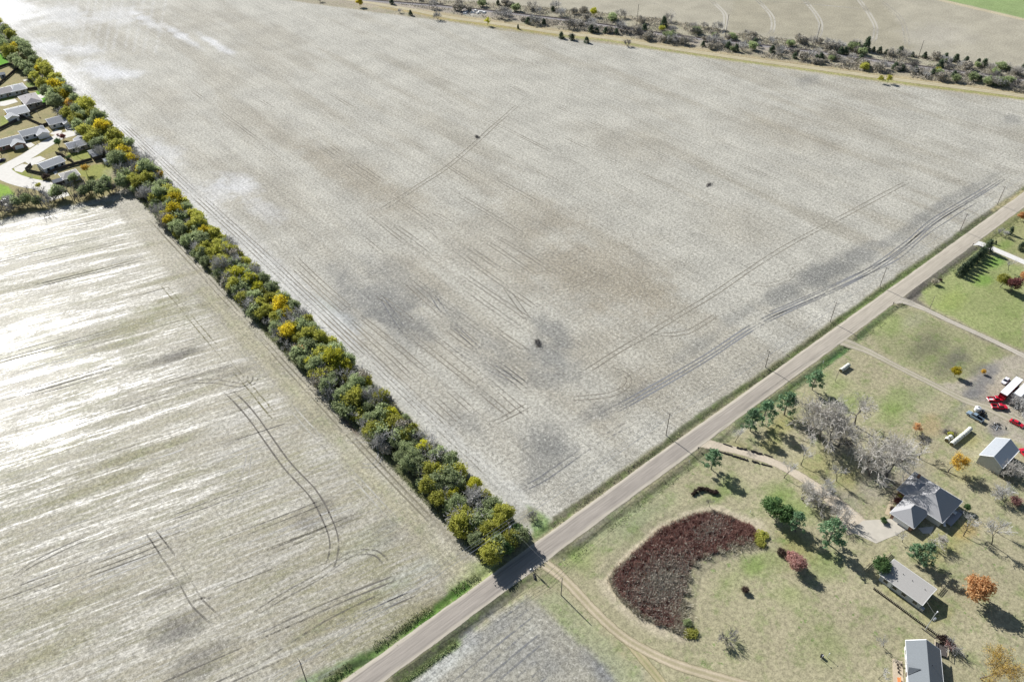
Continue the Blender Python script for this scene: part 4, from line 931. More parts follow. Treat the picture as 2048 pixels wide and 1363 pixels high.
# ---- the hedgerow: about 290 trees and big shrubs
NUM = ['first', 'second', 'third', 'fourth', 'fifth', 'sixth', 'seventh', 'eighth', 'ninth', 'tenth', 'eleventh', 'twelfth', 'thirteenth', 'fourteenth', 'fifteenth', 'sixteenth', 'seventeenth', 'eighteenth', 'nineteenth', 'twentieth',
       'twenty-first', 'twenty-second', 'twenty-third', 'twenty-fourth', 'twenty-fifth', 'twenty-sixth', 'twenty-seventh', 'twenty-eighth', 'twenty-ninth', 'thirtieth', 'thirty-first', 'thirty-second', 'thirty-third', 'thirty-fourth']
YEL = [(29, 95, 1.0, 'y'), (79, 137, .8, 'y'), (111, 169, 1.15, 'y'), (128, 190, .9, 'y'), (138, 205, .7, 'a'), (203, 253, 1.15, 'y'), (233, 273, 1.0, 'y'), (246, 304, 1.1, 'y'), (262, 318, .9, 'y'), (283, 338, .9, 'y'), (322, 348, .7, 'a'), (353, 398, 1.0, 'y'), (350, 418, .95, 'y'), (331, 442, .8, 'y'),
       (355, 470, .45, 'o'), (409, 462, .75, 'y'), (455, 492, .65, 'l'), (478, 545, .9, 'l'), (500, 558, .85, 'l'), (515, 575, .7, 'l'), (560, 605, .9, 'y'), (575, 625, .75, 'y'), (574, 658, .85, 'y'), (597, 700, .6, 'o'), (612, 728, .65, 'l'), (668, 712, 1.0, 'l'), (690, 730, .75, 'l'), (732, 762, .6, 'l'), (782, 828, .65, 'l'), (848, 893, .65, 'l'), (872, 935, .55, 'l'), (931, 936, .42, 'a'), (904, 986, .6, 'l'), (950, 965, .6, 'l'), (968, 990, .55, 'l'), (1005, 1020, .55, 'l')]
ys = sorted([(*G(u, v, 6.5 * s), s, c) for u, v, s, c in YEL], key=lambda t: t[1])
cnt = {}
for x, y, s, c in ys:
    kind = {'y': 'yellow', 'l': 'lime', 'o': 'orange', 'a': 'amber'}[c]; nm = {'y': 'golden yellow', 'l': 'yellow green', 'o': 'rust orange', 'a': 'amber'}[c]
    k = cnt[c] = cnt.get(c, -1) + 1
    if c in 'yl': lb = '%s crowned tree in the hedgerow, %s of its colour counted from the road' % (nm, NUM[k])
    else: lb = '%s crowned small tree in the hedgerow, %s of its colour counted from the road' % (nm, NUM[k])
    plant(kind, 'hedgerow_tree', lb, 'tree', min(max(x, 84), 96.5), y, s * 1.28, '%s trees in the hedgerow' % nm)
yp = np.array([(min(max(a[0], 84), 96.5), a[1], a[2] * 2.6) for a in ys])
HK = [('bush_grey', 'bare grey thicket shrub', 'shrub'), ('sage', 'grey green leafy tree', 'tree'), ('olive', 'dull olive tree', 'tree'), ('bare_small', 'pale bare tree', 'tree')]
STRETCH = [(150, 'at the road end'), (205, 'by the brown mud strip'), (265, 'by the green pool'), (330, 'halfway along'), (412, 'just below the wood edge'), (480, 'beside the corner house'), (545, 'beside the street end'), (610, 'beside the bright green lawn'), (9999, 'at the top left')]
y = 110.5; nh = 0
while y < 800:
    far = sstep(330, 470, np.array([y]))[0]
    for row, xr in enumerate((84.0, 88.0, 92.0, 95.6)):
        if y > 330 and row == 3: continue
        if y > 560 and row == 1: continue
        x = xr + random.uniform(-1.2, 1.2) + (1.2 * row if y > 330 else 0); yy = y + random.uniform(-2.2, 2.2)
        if len(yp) and (np.hypot(yp[:, 0] - x, yp[:, 1] - yy) < yp[:, 2] * .8).any(): continue
        rr = random.random()
        edge = row == 0
        if rr < (.26 if edge else .11) * (1 - .35 * far): kd = 0
        elif rr < (.66 if edge else .50) - .14 * far: kd = 1
        elif rr < (.90 if edge else .92): kd = 2
        else: kd = 3
        sc = random.uniform(.70, 1.04) * (1 + .45 * far)
        if kd == 0: sc = random.uniform(1.15, 1.6) * (1 + .3 * far)
        if kd == 3: sc = random.uniform(.7, .95) * (1 + .3 * far)
        k = HK[kd]; st = next(t for lim, t in STRETCH if yy < lim); sd2 = ('left edge', 'left middle', 'right middle', 'right edge')[row]
        plant(k[0], 'hedgerow_shrub' if k[2] == 'shrub' else 'hedgerow_tree', '%s in the %s of the hedgerow, %s' % (k[1], sd2, st), k[2], x, yy, (sc, sc, sc * random.uniform(.85, 1.15)), '%ss in the hedgerow, %s, %s' % (k[1], sd2, st)); nh += 1
    y += 6.4 + 4.8 * far
for k in range(210):    # understorey that closes the gaps between the crowns
    yy = 110 + 380 * random.random() ** 1.25; x = random.uniform(82.6, 97.4); st = next(t for lim, t in STRETCH if yy < lim)
    kd, nmq = random.choices([('shrub_sage', 'grey green'), ('shrub_olive', 'olive'), ('shrub_brush', 'dry tan'), ('bush_grey', 'bare grey')], [5, 3, 1.2, 1.5])[0]
    q = random.uniform(1.5, 2.4) * (.62 if kd == 'bush_grey' else 1)
    plant(kd, 'understorey_bush', 'low %s bush filling the hedgerow, %s' % (nmq, st), 'bush', x, yy, (q, q, q * random.uniform(1.0, 1.5)), 'low %s bushes filling the hedgerow, %s' % (nmq, st))
for x, yy, s in ((86, 107.5, .8), (89, 106.8, .7), (83.5, 108.5, .6), (92.5, 107.6, .75), (95.5, 109.5, .7)):
    plant('sage' if s > .72 else 'darkleaf', 'hedgerow_tree', 'dark leafy tree at the road end of the hedgerow under the pole', 'tree', x, yy + 2.0, s, 'dark trees at the road end of the hedgerow')
plant('bush_dark', 'shrub', 'low dark bare shrub on the grass corner beside the road end of the hedgerow', 'shrub', *G(1066, 1038), .6)

# ---- wood edge below the neighbourhood
for k in range(44):
    t = k / 43; u = -20 + 290 * t; v = np.interp(u, [-20, 60, 130, 200, 250, 280], [436, 418, 408, 398, 384, 380])
    x, y_ = G(u + random.uniform(-5, 5), v - random.uniform(0, 14))
    kd = random.choice(['bare_tall', 'bare_tall', 'bare_dark', 'bush_dark', 'bush_grey'])
    if random.random() < (.45 if 110 < u < 250 else .12): kd = 'sage'
    LB = {'bare_tall': ('bare_tree', 'tall thin bare dark tree in the wood edge below the houses', 'tree', 'tall bare trees of the wood edge'), 'bare_dark': ('bare_tree', 'spreading bare dark tree in the wood edge below the houses', 'tree', 'spreading bare trees of the wood edge'),
          'bush_dark': ('bare_shrub', 'dark bare thicket shrub in the wood edge below the houses', 'shrub', 'dark shrubs of the wood edge'), 'bush_grey': ('bare_shrub', 'grey bare thicket shrub in the wood edge below the houses', 'shrub', 'grey shrubs of the wood edge'),
          'sage': ('leafy_tree', 'grey green leafy tree in the wood edge below the houses', 'tree', 'leafy trees of the wood edge')}[kd]
    plant(kd, LB[0], LB[1], LB[2], x, y_, random.uniform(.75, 1.15) * (1.25 if 'bush' in kd else 1), LB[3])

def rr_where(u, v):
    vr = np.interp(u, [p[0] for p in RAIL], [p[1] for p in RAIL])
    side = 'beyond the rails' if v < vr else 'on the near side of the rails'
    st = next(t for lim, t in ((1000, 'left of the pale rubble'), (1190, 'around the first tall pole'), (1360, 'around the second tall pole'), (1540, 'around the third tall pole'), (1730, 'around the fourth tall pole'), (1900, 'around the last tall pole'), (9999, 'near the right edge')) if u < lim)
    return '%s, %s' % (side, st)
# ---- scrub beside the railway
def corridor(u, side):   # v of the brush band
    return 0
CED = [(80, 250), (190, 262), (335, 275), (380, 292), (490, 252), (590, 300), (720, 332), (845, 340), (985, 308), (1040, 272), (1085, 280), (1140, 375), (1190, 388), (1250, 308), (1330, 306), (1400, 322), (1470, 330), (1420, 412), (1520, 424), (1590, 340), (1650, 352), (1710, 358), (1780, 364), (1640, 442), (1790, 464), (1870, 492), (1340, 402), (1210, 302), (1175, 292), (1560, 385), (1815, 375), (2040, 405), (1300, 395), (1010, 310), (870, 345), (1100, 350)]
cedp = [(1340 + a / 2.893, b / 2.893) for a, b in CED] + [(620 + a / 2.844, b / 2.844) for a, b in ((985, 10), (1160, 40), (1600, 178), (1630, 180), (1680, 182), (1742, 188), (1330, 135), (2035, 232), (1430, 212), (1490, 222), (1572, 238), (1240, 130), (1380, 60), (2010, 138), (1900, 170), (572, 82), (465, 18), (1070, 22))]
tall = {(1130, 285): 1.5}
for u, v in cedp:
    x, y_ = G(u, v + 2); plant('cedar', 'cedar', 'dark green cedar ' + rr_where(u, v), 'tree', x, y_, (lambda q: (q * 1.5, q * 1.5, q))(random.uniform(.6, 1.0)), 'cedars ' + rr_where(u, v))
plant('cedar', 'cedar', 'tallest dark cedar, pointed, on the far side of the railway scrub', 'tree', *G(1340 + 1130 / 2.893, 102), 1.75)
plant('cedar', 'cedar', 'solitary pointed dark cedar against the far tan field', 'tree', *G(620 + 2010 / 2.844, 55), 1.5)
nb = 0
for k in range(900):
    if nb >= 185: break
    t = random.random(); u = 760 + 1330 * t
    vt = np.interp(u, [p[0] for p in BRUSH_TOP], [p[1] for p in BRUSH_TOP]); vr = np.interp(u, [p[0] for p in RAIL], [p[1] for p in RAIL]); vb = np.interp(u, [p[0] for p in RRROAD], [p[1] for p in RRROAD]) - 9
    if u < 1060 and random.random() < .6: continue
    v = random.uniform(vt, vb) if random.random() < .75 else random.uniform(vr + 5, vb)
    if abs(v - vr) < 3.6: continue
    x, y_ = G(u, v)
    kd = random.choices(['bush_grey', 'bush_dark', 'shrub_brush', 'shrub_sage', 'bush_pale', 'shrub_olive', 'shrub_brown'], [3, .5, 9, 5, 6, 1.2, .4])[0]
    if v > vr and random.random() < .3: kd = random.choice(['bush_grey', 'bush_grey', 'bush_dark'])
    nmq = {'bush_grey': 'bare grey', 'bush_dark': 'dark bare', 'shrub_brush': 'dry tan', 'shrub_sage': 'grey green', 'bush_pale': 'pale bare', 'shrub_olive': 'olive', 'shrub_brown': 'dead brown'}[kd]
    plant(kd, 'scrub_bush', '%s bush %s' % (nmq, rr_where(u, v)), 'bush', x, y_, random.uniform(.8, 1.6) * (.95 if 'bush' in kd else 1.6), '%s bushes %s' % (nmq, rr_where(u, v))); nb += 1
for u, v, kd, s, lb in ((720, 14, 'yellow', .9, 'yellow leafed tree at the field edge by the farm track, near the top edge'), (876, 40, 'bush_grey', 1.3, 'large bare grey bush on the field edge below the pale rubble'), (975, 50, 'thin_lime', .75, 'thin leaved grey yellow tree on the field edge right of the large grey bush'),
                        (1187, 33, 'lime', .9, 'yellow green tree standing alone on the edge of the far tan field'), (1036, 58, 'cedar', .6, 'small dark bush alone on the field edge of the farm track'), (1254, 92, 'bush_dark', 1.0, 'dark bare bush on the field edge halfway along the farm track'), (1144, 78, 'bush_dark', .9, 'dark low thicket on the field edge beside two small cedars'),
                        (1756, 165, 'thin_lime', .62, 'left of a pair of thin yellowish trees at the field edge by the farm track'), (1774, 168, 'thin_lime', .7, 'right of a pair of thin yellowish trees at the field edge by the farm track'), (640, 4, 'bush_dark', .9, 'dark bush at the top left start of the farm track'), (800, 26, 'bush_grey', .7, 'small grey bush on the field edge beside the yellow tree')):
    plant(kd, 'field_edge_tree' if kd not in ('bush_grey', 'bush_dark') else 'field_edge_bush', lb, 'tree' if kd not in ('bush_grey', 'bush_dark') else 'bush', *G(u, v), s)

# ---- trees of the two yards: (kind, name, label, u, v, size)
YARD = [
 ('pine', 'pine_tree', 'green pine by the road nearest the short row of pale bales', 1624, 779, .95), ('pine', 'pine_tree', 'tall green pine in the roadside row, next to the bare cottonwoods', 1568, 829, 1.1),
 ('pine', 'pine_tree', 'broad green pine with dark lower limbs in the middle of the roadside row', 1524, 846, 1.1), ('pine', 'pine_tree', 'leaning green pine at the driveway end of the roadside row', 1500, 861, 1.0),
 ('pine', 'pine_tree', 'lone green pine at the mouth of the middle driveway', 1422, 938, .95), ('pine', 'pine_tree', 'tall pine beside the curve of the driveway, right of the dense evergreens', 1656, 1087, 1.15),
 ('darkleaf', 'evergreen_tree', 'dense dark evergreen at the upper end of the clump above the reed pond', 1539, 1030, 1.0), ('darkleaf', 'evergreen_tree', 'dense dark evergreen in the middle of the clump above the reed pond', 1564, 1046, .95), ('pine', 'evergreen_tree', 'bluish green evergreen at the lower end of the clump above the reed pond', 1590, 1062, .85),
 ('darkleaf', 'round_tree', 'round bright green tree at the left end of the long low house', 1756, 1144, .82), ('pine', 'pine_tree', 'taller of two pines behind the long low house', 1846, 1128, .9), ('pine', 'pine_tree', 'shorter of two pines behind the long low house', 1824, 1114, .65),
 ('orange', 'oak_tree', 'rust orange tree on the lawn right of the long low house', 1943, 1196, 1.15), ('big_amber', 'maple_tree', 'big thin yellow tree at the bottom right beside the blue roofed house', 1960, 1356, 1.5),
 ('thin_amber', 'yellow_tree', 'thin golden tree between the bare cottonwoods and the metal shed', 1896, 943, .95),
 ('yellow', 'sapling', 'small bright yellow tree on the dark weedy lot', 1909, 752, .55), ('amber', 'sapling', 'smallest yellow tree, at the right edge of the dark weedy lot', 1965, 747, .27),
 ('pink', 'pink_tree', 'larger rounded pinkish brown tree on the lawn right of the reed pond', 1590, 1138, .75), ('pink', 'pink_tree', 'middle pinkish bush of the clump right of the reed pond', 1580, 1122, .55), ('shrub_brown', 'brown_bush', 'small brown bush left of the pinkish tree by the reed pond', 1562, 1107, .85),
 ('cottonwood', 'cottonwood_tree', 'bare pale cottonwood nearest the roadside pines', 1640, 878, 1.02), ('cottonwood', 'cottonwood_tree', 'bare pale cottonwood behind the first, closer to the road', 1622, 862, .95), ('cottonwood', 'cottonwood_tree', 'bare pale cottonwood with long trunk shadow in the middle of the bare grove', 1661, 890, .95), ('cottonwood', 'cottonwood_tree', 'bare pale cottonwood at the lower side of the bare grove', 1676, 893, .85),
 ('cottonwood', 'cottonwood_tree', 'bare pale two stemmed cottonwood standing apart on the green lawn', 1709, 851, .95), ('cottonwood', 'cottonwood_tree', 'widest bare white cottonwood, up the drive from the hip roofed house', 1772, 957, 1.1), ('cottonwood', 'cottonwood_tree', 'bare white cottonwood left of the widest one, above the driveway', 1738, 950, .98), ('cottonwood', 'cottonwood_tree', 'bare white cottonwood behind the widest one, toward the bales', 1798, 928, .95),
 ('bare_dark', 'bare_tree', 'dark branched bare tree between the white cottonwoods and the golden tree', 1838, 915, 1.0), ('bare_small', 'bare_tree', 'small bare tree beside the driveway opposite the pine shadows', 1602, 930, .8), ('bare_small', 'bare_tree', 'small bare tree standing over the driveway bend', 1568, 955, .75), ('bare_small', 'bare_tree', 'small bare tree on the lawn between driveway and white cottonwoods', 1673, 962, .75),
 ('bush_pale', 'bare_bush', 'white bare bush at the lower side of the driveway bend', 1602, 998, 1.35), ('bush_pale', 'bare_bush', 'white bare bush along the driveway below the first one', 1640, 1012, 1.2), ('bush_grey', 'bare_bush', 'grey bare bush along the driveway below the small bare tree', 1662, 984, 1.0), ('bush_pale', 'bare_bush', 'pale bare bush close to the driveway above the tall pine', 1676, 1040, 1.2),
 ('bare_small', 'bare_tree', 'spindly bare tree near the road at the driveway mouth', 1470, 884, .62), ('bare_dark', 'dead_tree', 'crooked dead tree at the upper bank of the reed pond', 1419, 1013, .42),
 ('bare_small', 'bare_tree', 'small bare tree at the corner of the concrete apron', 1804, 1083, .55), ('bush_pale', 'bare_bush', 'pale bare small tree in front of the deck of the hip roofed house', 1866, 1084, .95), ('bare_small', 'bare_tree', 'bare tree behind the deck of the hip roofed house', 1927, 1071, .85), ('bare_small', 'bare_tree', 'crooked bare tree on the open lawn with a long forked shadow', 1983, 1088, 1.05), ('bare_small', 'bare_tree', 'bare tree at the right edge casting a shadow down the lawn', 1990, 1062, .6),
 ('bush_grey', 'bare_bush', 'grey bare bush at the right edge below the metal shed', 2008, 1003, 1.15), ('shrub_pink', 'pink_bush', 'pinkish bush beside the grey bare bush at the right edge', 2030, 1006, 1.1), ('darkleaf', 'round_bush', 'round green bush at the far corner of the hip roofed house', 1931, 1021, .36),
 ('shrub_dark', 'clipped_bush', 'small clipped green bush at the edge of the concrete apron', 1766, 1043, .7), ('shrub_maroon', 'red_bush', 'red bush beside the front path of the hip roofed house', 1793, 1004, .8), ('shrub_brown', 'brown_bush', 'brown bush by the front path below the red bush', 1783, 1020, .6), ('shrub_olive', 'olive_bush', 'olive bush at the upper end of the front path', 1802, 992, .7),
 ('bush_dark', 'bare_bush', 'round bare dark bush on the lawn below the reed pond', 1451, 1278, .85), ('shrub_brown', 'brown_bush', 'small dark brown bush alone on the lawn inside the pond curve', 1489, 1182, .75),
 ('shrub_brown', 'brown_bush', 'brown pink bush where the plank fence ends', 1884, 1283, 1.0), ('shrub_pink', 'pink_bush', 'pink grey bush between the plank fence and the blue roofed house', 1896, 1293, .95), ('bush_grey', 'bare_bush', 'small bare bush between the deck and the yellow tree', 1905, 1297, .7),
 ('bare_small', 'sapling', 'thin bare sapling left of the blue roofed house, upper one', 1766, 1293, .5), ('bare_small', 'sapling', 'thin bare sapling left of the blue roofed house, lower one', 1757, 1357, .45),
 ('shrub_olive', 'reed_bush', 'yellow green bush at the right tip of the reed pond', 1522, 1072, (1.3225, 1.3225, 0.5175)), ('shrub_olive', 'reed_bush', 'yellow green bush just below the right tip of the reed pond', 1519, 1086, (1.15, 1.15, 0.45)), ('shrub_olive', 'reed_bush', 'yellow green bush at the lower tip of the reed pond', 1381, 1267, (1.15, 1.15, 0.45)), ('shrub_sage', 'reed_bush', 'grey green bush beside the bleached grass at the lower pond tip', 1374, 1248, .8),
 ('bush_pale', 'bare_bush', 'pale bare bush at the fence of the metal shed', 2008, 946, 1.1), ('bush_pale', 'bare_bush', 'second pale bare bush at the fence of the metal shed, farther right', 2024, 952, 1.1), ('bush_grey', 'bare_tree', 'grey bare tree behind the white trailers at the right edge', 2042, 820, 1.1), ('bush_grey', 'bare_tree', 'grey bare bush between the trailers and the red pickups', 2024, 802, .8),
 ('maroon', 'red_tree', 'reddish tree at the right edge of the upper lawn', 2022, 583, .95), ('olive', 'olive_tree', 'olive tree left of the reddish tree on the upper lawn', 2000, 574, .85), ('orange', 'orange_tree', 'orange leafed tree at the right edge behind the reddish tree', 2046, 566, .75), ('bare_small', 'bare_tree', 'small bare tree behind the olive tree on the upper lawn', 2016, 541, .6),
 ('orange', 'orange_tree', 'orange tree at the right edge beside the road', 2040, 440, .55), ('sage', 'grey_tree', 'grey green tree behind the orange one at the right edge', 2054, 452, .7), ('bush_grey', 'bare_bush', 'grey bush on the corner beyond the white concrete drive', 2002, 472, .8), ('cedar', 'cedar', 'small cedar beyond the white concrete drive, nearest the road', 2019, 468, .75), ('cedar', 'cedar', 'small cedar beyond the white concrete drive, second from the road', 1990, 488, .35), ('cedar', 'cedar', 'small cedar at the right edge beyond the white drive', 2040, 500, .8),
 ('shrub_pale', 'pampas_clump', 'white tuft of bleached grass at the roadside corner of the upper lawn', 1868, 568, 1.05), ('shrub_brown', 'brown_bush', 'small brown bush beside the white tuft at the roadside corner', 1880, 562, .5),
 ('shrub_olive', 'olive_bush', 'low olive clump behind the small dark brush by the bales', 1900, 870, .6),
 ('thin_orange', 'small_tree', 'thin orange tinted small tree on the bare lawn above the white cottonwoods', 1830, 868, .5),
]
for kd, nm, lb, u, v, s in YARD: s = s if isinstance(s, tuple) else s * {'bare_small': 1.3, 'cottonwood': 1.02, 'bare_dark': 1.25}.get(kd, 1); plant(kd, nm, lb, 'tree' if 'tree' in nm or nm in ('cedar', 'sapling') else 'bush', *G(u, v), s)
for k in range(9):
    t = k / 8; plant('cedar', 'cedar', 'dark cedar in the windbreak row below the white concrete drive', 'tree', *G(1917 + 47 * t, 551 - 42 * t), (1.0, 1.0, .85 + .12 * math.sin(k * 2.1)), 'cedars of the windbreak row')
plant('cedar', 'cedar', 'pointed cedar at the upper end of the windbreak row', 'tree', *G(1974, 503), 1.15)
arc = [(1386, 986), (1391, 981), (1398, 977), (1406, 976), (1414, 977), (1421, 981), (1428, 983), (1432, 982)]
for u, v in arc: plant('shrub_brown', 'dead_bush', 'dark dead bush in the curved bed between road and pond', 'bush', *G(u, v + 3), random.uniform(.42, .6), 'dead bushes of the curved bed')
# neighbourhood trees
for kd, nm, lb, u, v, s in [('darkleaf', 'dark_tree', 'round dark green tree beside the street end', 119, 293, .62), ('maroon', 'small_tree', 'small maroon tree behind the round dark green one', 128, 280, .5), ('bare_small', 'bare_tree', 'bare tree behind the house on the corner of the street end', 154, 312, 1.0),
                            ('thin_pink', 'pink_tree', 'pinkish tree at the left edge by the street', 3, 312, .8), ('shrub_brown', 'dark_bush', 'dark bush at the end of the plank fence below the wide gabled house', 93, 358, 1.3), ('amber', 'small_tree', 'small yellow tree beside the garden shed at the left edge', 17, 234, .35), ('bare_dark', 'bare_tree', 'small dark bare tree in the garden behind the pale house', 78, 232, .5),
                            ('thin_amber', 'yellow_tree', 'thin yellow tree on the lawn above the wood edge', 175, 352, .8), ('thin_lime', 'yellow_tree', 'low yellow green tree at the fork of street and wood', 85, 378, .5), ('bush_dark', 'bare_bush', 'bare bush beside the house on the corner of the street end', 130, 308, .8), ('shrub_dark', 'dark_bush', 'dark bush in the back garden behind the corner house', 137, 318, .8),
                            ('sage', 'grey_tree', 'grey green tree hiding the house by the wood edge', 150, 366, .75), ('bare_small', 'bare_tree', 'thin bare tree by the curve of the street', 68, 362, .45), ('shrub_pink', 'small_bush', 'small reddish bush at the front of the dark gabled house', 116, 271, .5)]:
    plant(kd, nm, lb, 'tree' if 'tree' in nm else 'bush', *G(u, v), s)

# ---- reeds of the pond, long grass
def inpoly(P, x, y):
    c = np.zeros(len(x), bool)
    for (ax, ay), (bx, by) in zip(P, P[1:] + P[:1]):
        if ay != by: c ^= ((ay > y) != (by > y)) & (x < (bx - ax) * (y - ay) / (by - ay) + ax)
    return c
def blades(name, m, px, py, h, wd, r, lean=.35, v=None, kind='stuff', pz=0.):
    n = len(px); t = r.uniform(0, math.pi, n); hh = h * r.uniform(.6, 1.25, n); ww = wd * r.uniform(.6, 1.3, n)
    dx, dy = np.cos(t) * ww / 2, np.sin(t) * ww / 2; lx, ly = r.normal(0, lean, n) * hh, r.normal(0, lean, n) * hh
    z0 = np.full(n, -.02) + pz
    V = np.stack([np.stack([px - dx, py - dy, z0], 1), np.stack([px + dx, py + dy, z0], 1), np.stack([px + lx + dx * .5, py + ly + dy * .5, pz + hh], 1), np.stack([px + lx - dx * .5, py + ly - dy * .5, pz + hh], 1)], 1).reshape(-1, 3)
    vv = r.uniform(0, 1, n) if v is None else v
    return link(name, npmesh(name, V, np.arange(4 * n).reshape(-1, 4), m, {'v': np.repeat(vv, 4)}), None, kind)
r = np.random.default_rng(5)
PW = GP(POND); bx = [min(p[0] for p in PW), max(p[0] for p in PW)]; by = [min(p[1] for p in PW), max(p[1] for p in PW)]
px, py = r.uniform(*bx, 170000), r.uniform(*by, 170000); k = inpoly(PW, px + (vnoise(px * .6, py * .6, 71) - .5) * 1.6, py + (vnoise(px * .6, py * .6, 72) - .5) * 1.6); px, py = px[k], py[k]
tx, ty = G(1330, 1165); tan_ = np.exp(-(((px - tx) / 11) ** 2 + ((py - ty) / 7) ** 2)); tx, ty = G(1420, 1060); tan2 = np.exp(-(((px - tx) / 7) ** 2 + ((py - ty) / 3) ** 2)) * .4
clump = vnoise(px * 1.1, py * 1.1, 91) * .6 + vnoise(px * 3, py * 3, 92) * .4
k = r.random(len(px)) < .10 + .75 * sstep(.35, .62, clump); px, py, tan_, tan2, clump = px[k], py[k], tan_[k], tan2[k], clump[k]
k = r.random(len(px)) < np.maximum(tan_ * .85, tan2)
blades('pond_reeds', M['reed'], px[~k], py[~k],   .8, .13, r, .5, np.clip(r.random((~k).sum()) ** 1.5 * .9 + (clump[~k] - .5) * 1.2, 0, 1))
blades('bleached_reeds', M['brush'], px[k], py[k],   .9, .2, r, .5)
px, py = [], []
for u, v, a, n in ((1360, 1240, 1.6, 700), (1356, 1222, 1.4, 500), (1362, 1258, 1.2, 400), (1366, 1206, 1.0, 320), (1370, 1182, .8, 220), (1376, 1155, .7, 160), (1390, 1128, .7, 160), (1412, 1113, .7, 160), (1440, 1102, .8, 160), (1489, 1086, 1.4, 160), (1474, 1090, 1.4, 160), (1461, 1094, 1.2, 120), (1500, 1084, 1.0, 120)):
    x, y_ = G(u, v); px.append(r.normal(x, a * .7, n)); py.append(r.normal(y_, a, n))
for (ua, va), (ub, vb) in zip(POND[:9], POND[1:10]):
    n = 170; t = r.random(n); a, b_ = G(ua, va), G(ub, vb); px.append(a[0] + (b_[0] - a[0]) * t + r.normal(0, .35, n)); py.append(a[1] + (b_[1] - a[1]) * t + r.normal(0, .35, n))
for (ua, va), (ub, vb) in zip(POND[24:], POND[25:] + POND[:1]):
    n = 170; t = r.random(n); a, b_ = G(ua, va), G(ub, vb); px.append(a[0] + (b_[0] - a[0]) * t + r.normal(0, .35, n)); py.append(a[1] + (b_[1] - a[1]) * t + r.normal(0, .35, n))
blades('bank_grass', M['palegrass'], np.concatenate(px), np.concatenate(py), .9, .16, r, .5)
n = 42000; uu = r.uniform(700, 2100, n); vt = np.interp(uu, [p[0] for p in BRUSH_TOP], [p[1] for p in BRUSH_TOP]); vr = np.interp(uu, [p[0] for p in RAIL], [p[1] for p in RAIL]); vb = np.interp(uu, [p[0] for p in RRROAD], [p[1] for p in RRROAD]) - 7
vv = vt + (vb - vt) * r.random(n); ok = (np.abs(vv - vr) > 3.0) & (r.random(n) < np.where(uu < 1050, .3, 1)); gx = np.array([G(a, b) for a, b in zip(uu[ok], vv[ok])])
ok2 = vnoise(gx[:, 0] * .09, gx[:, 1] * .09, 44) * .7 + vnoise(gx[:, 0] * .3, gx[:, 1] * .3, 45) * .3 > .40
blades('scrub_brush', M['brush'], gx[ok2, 0], gx[ok2, 1], 1.1, .45, r, .6)
# long grass in the ditches and along the hedgerow foot
px, py, pv = [], [], []
for x0, x1, y0, sd_, n in ((20, 78, 108.6, .8, 1500), (100, 460, 108.0, .6, 2600), (20, 60, 95.6, .5, 1500), (104, 460, 95.6, .8, 3800)):
    x = r.uniform(x0, x1, n); k = vnoise(x * .22, np.full(n, y0), 17) > .38; x = x[k]; px.append(x); py.append(r.normal(y0, sd_, len(x)))
n = 5000; y_ = r.uniform(109, 420, n); px.append(r.normal(81.8, .5, n)); py.append(y_)
n = 3000; y_ = r.uniform(109, 420, n); px.append(r.normal(98.3, .5, n)); py.append(y_)
px, py = np.concatenate(px), np.concatenate(py)
bad = np.zeros(len(px), bool)
for xa in (98.5, 172, 262, 307, 364): bad |= (np.abs(px - xa) < 5.5) & (py < 98)
px, py = px[~bad], py[~bad]
blades('verge_grass', M['verge'], px, py,   .42, .2, r, .6)

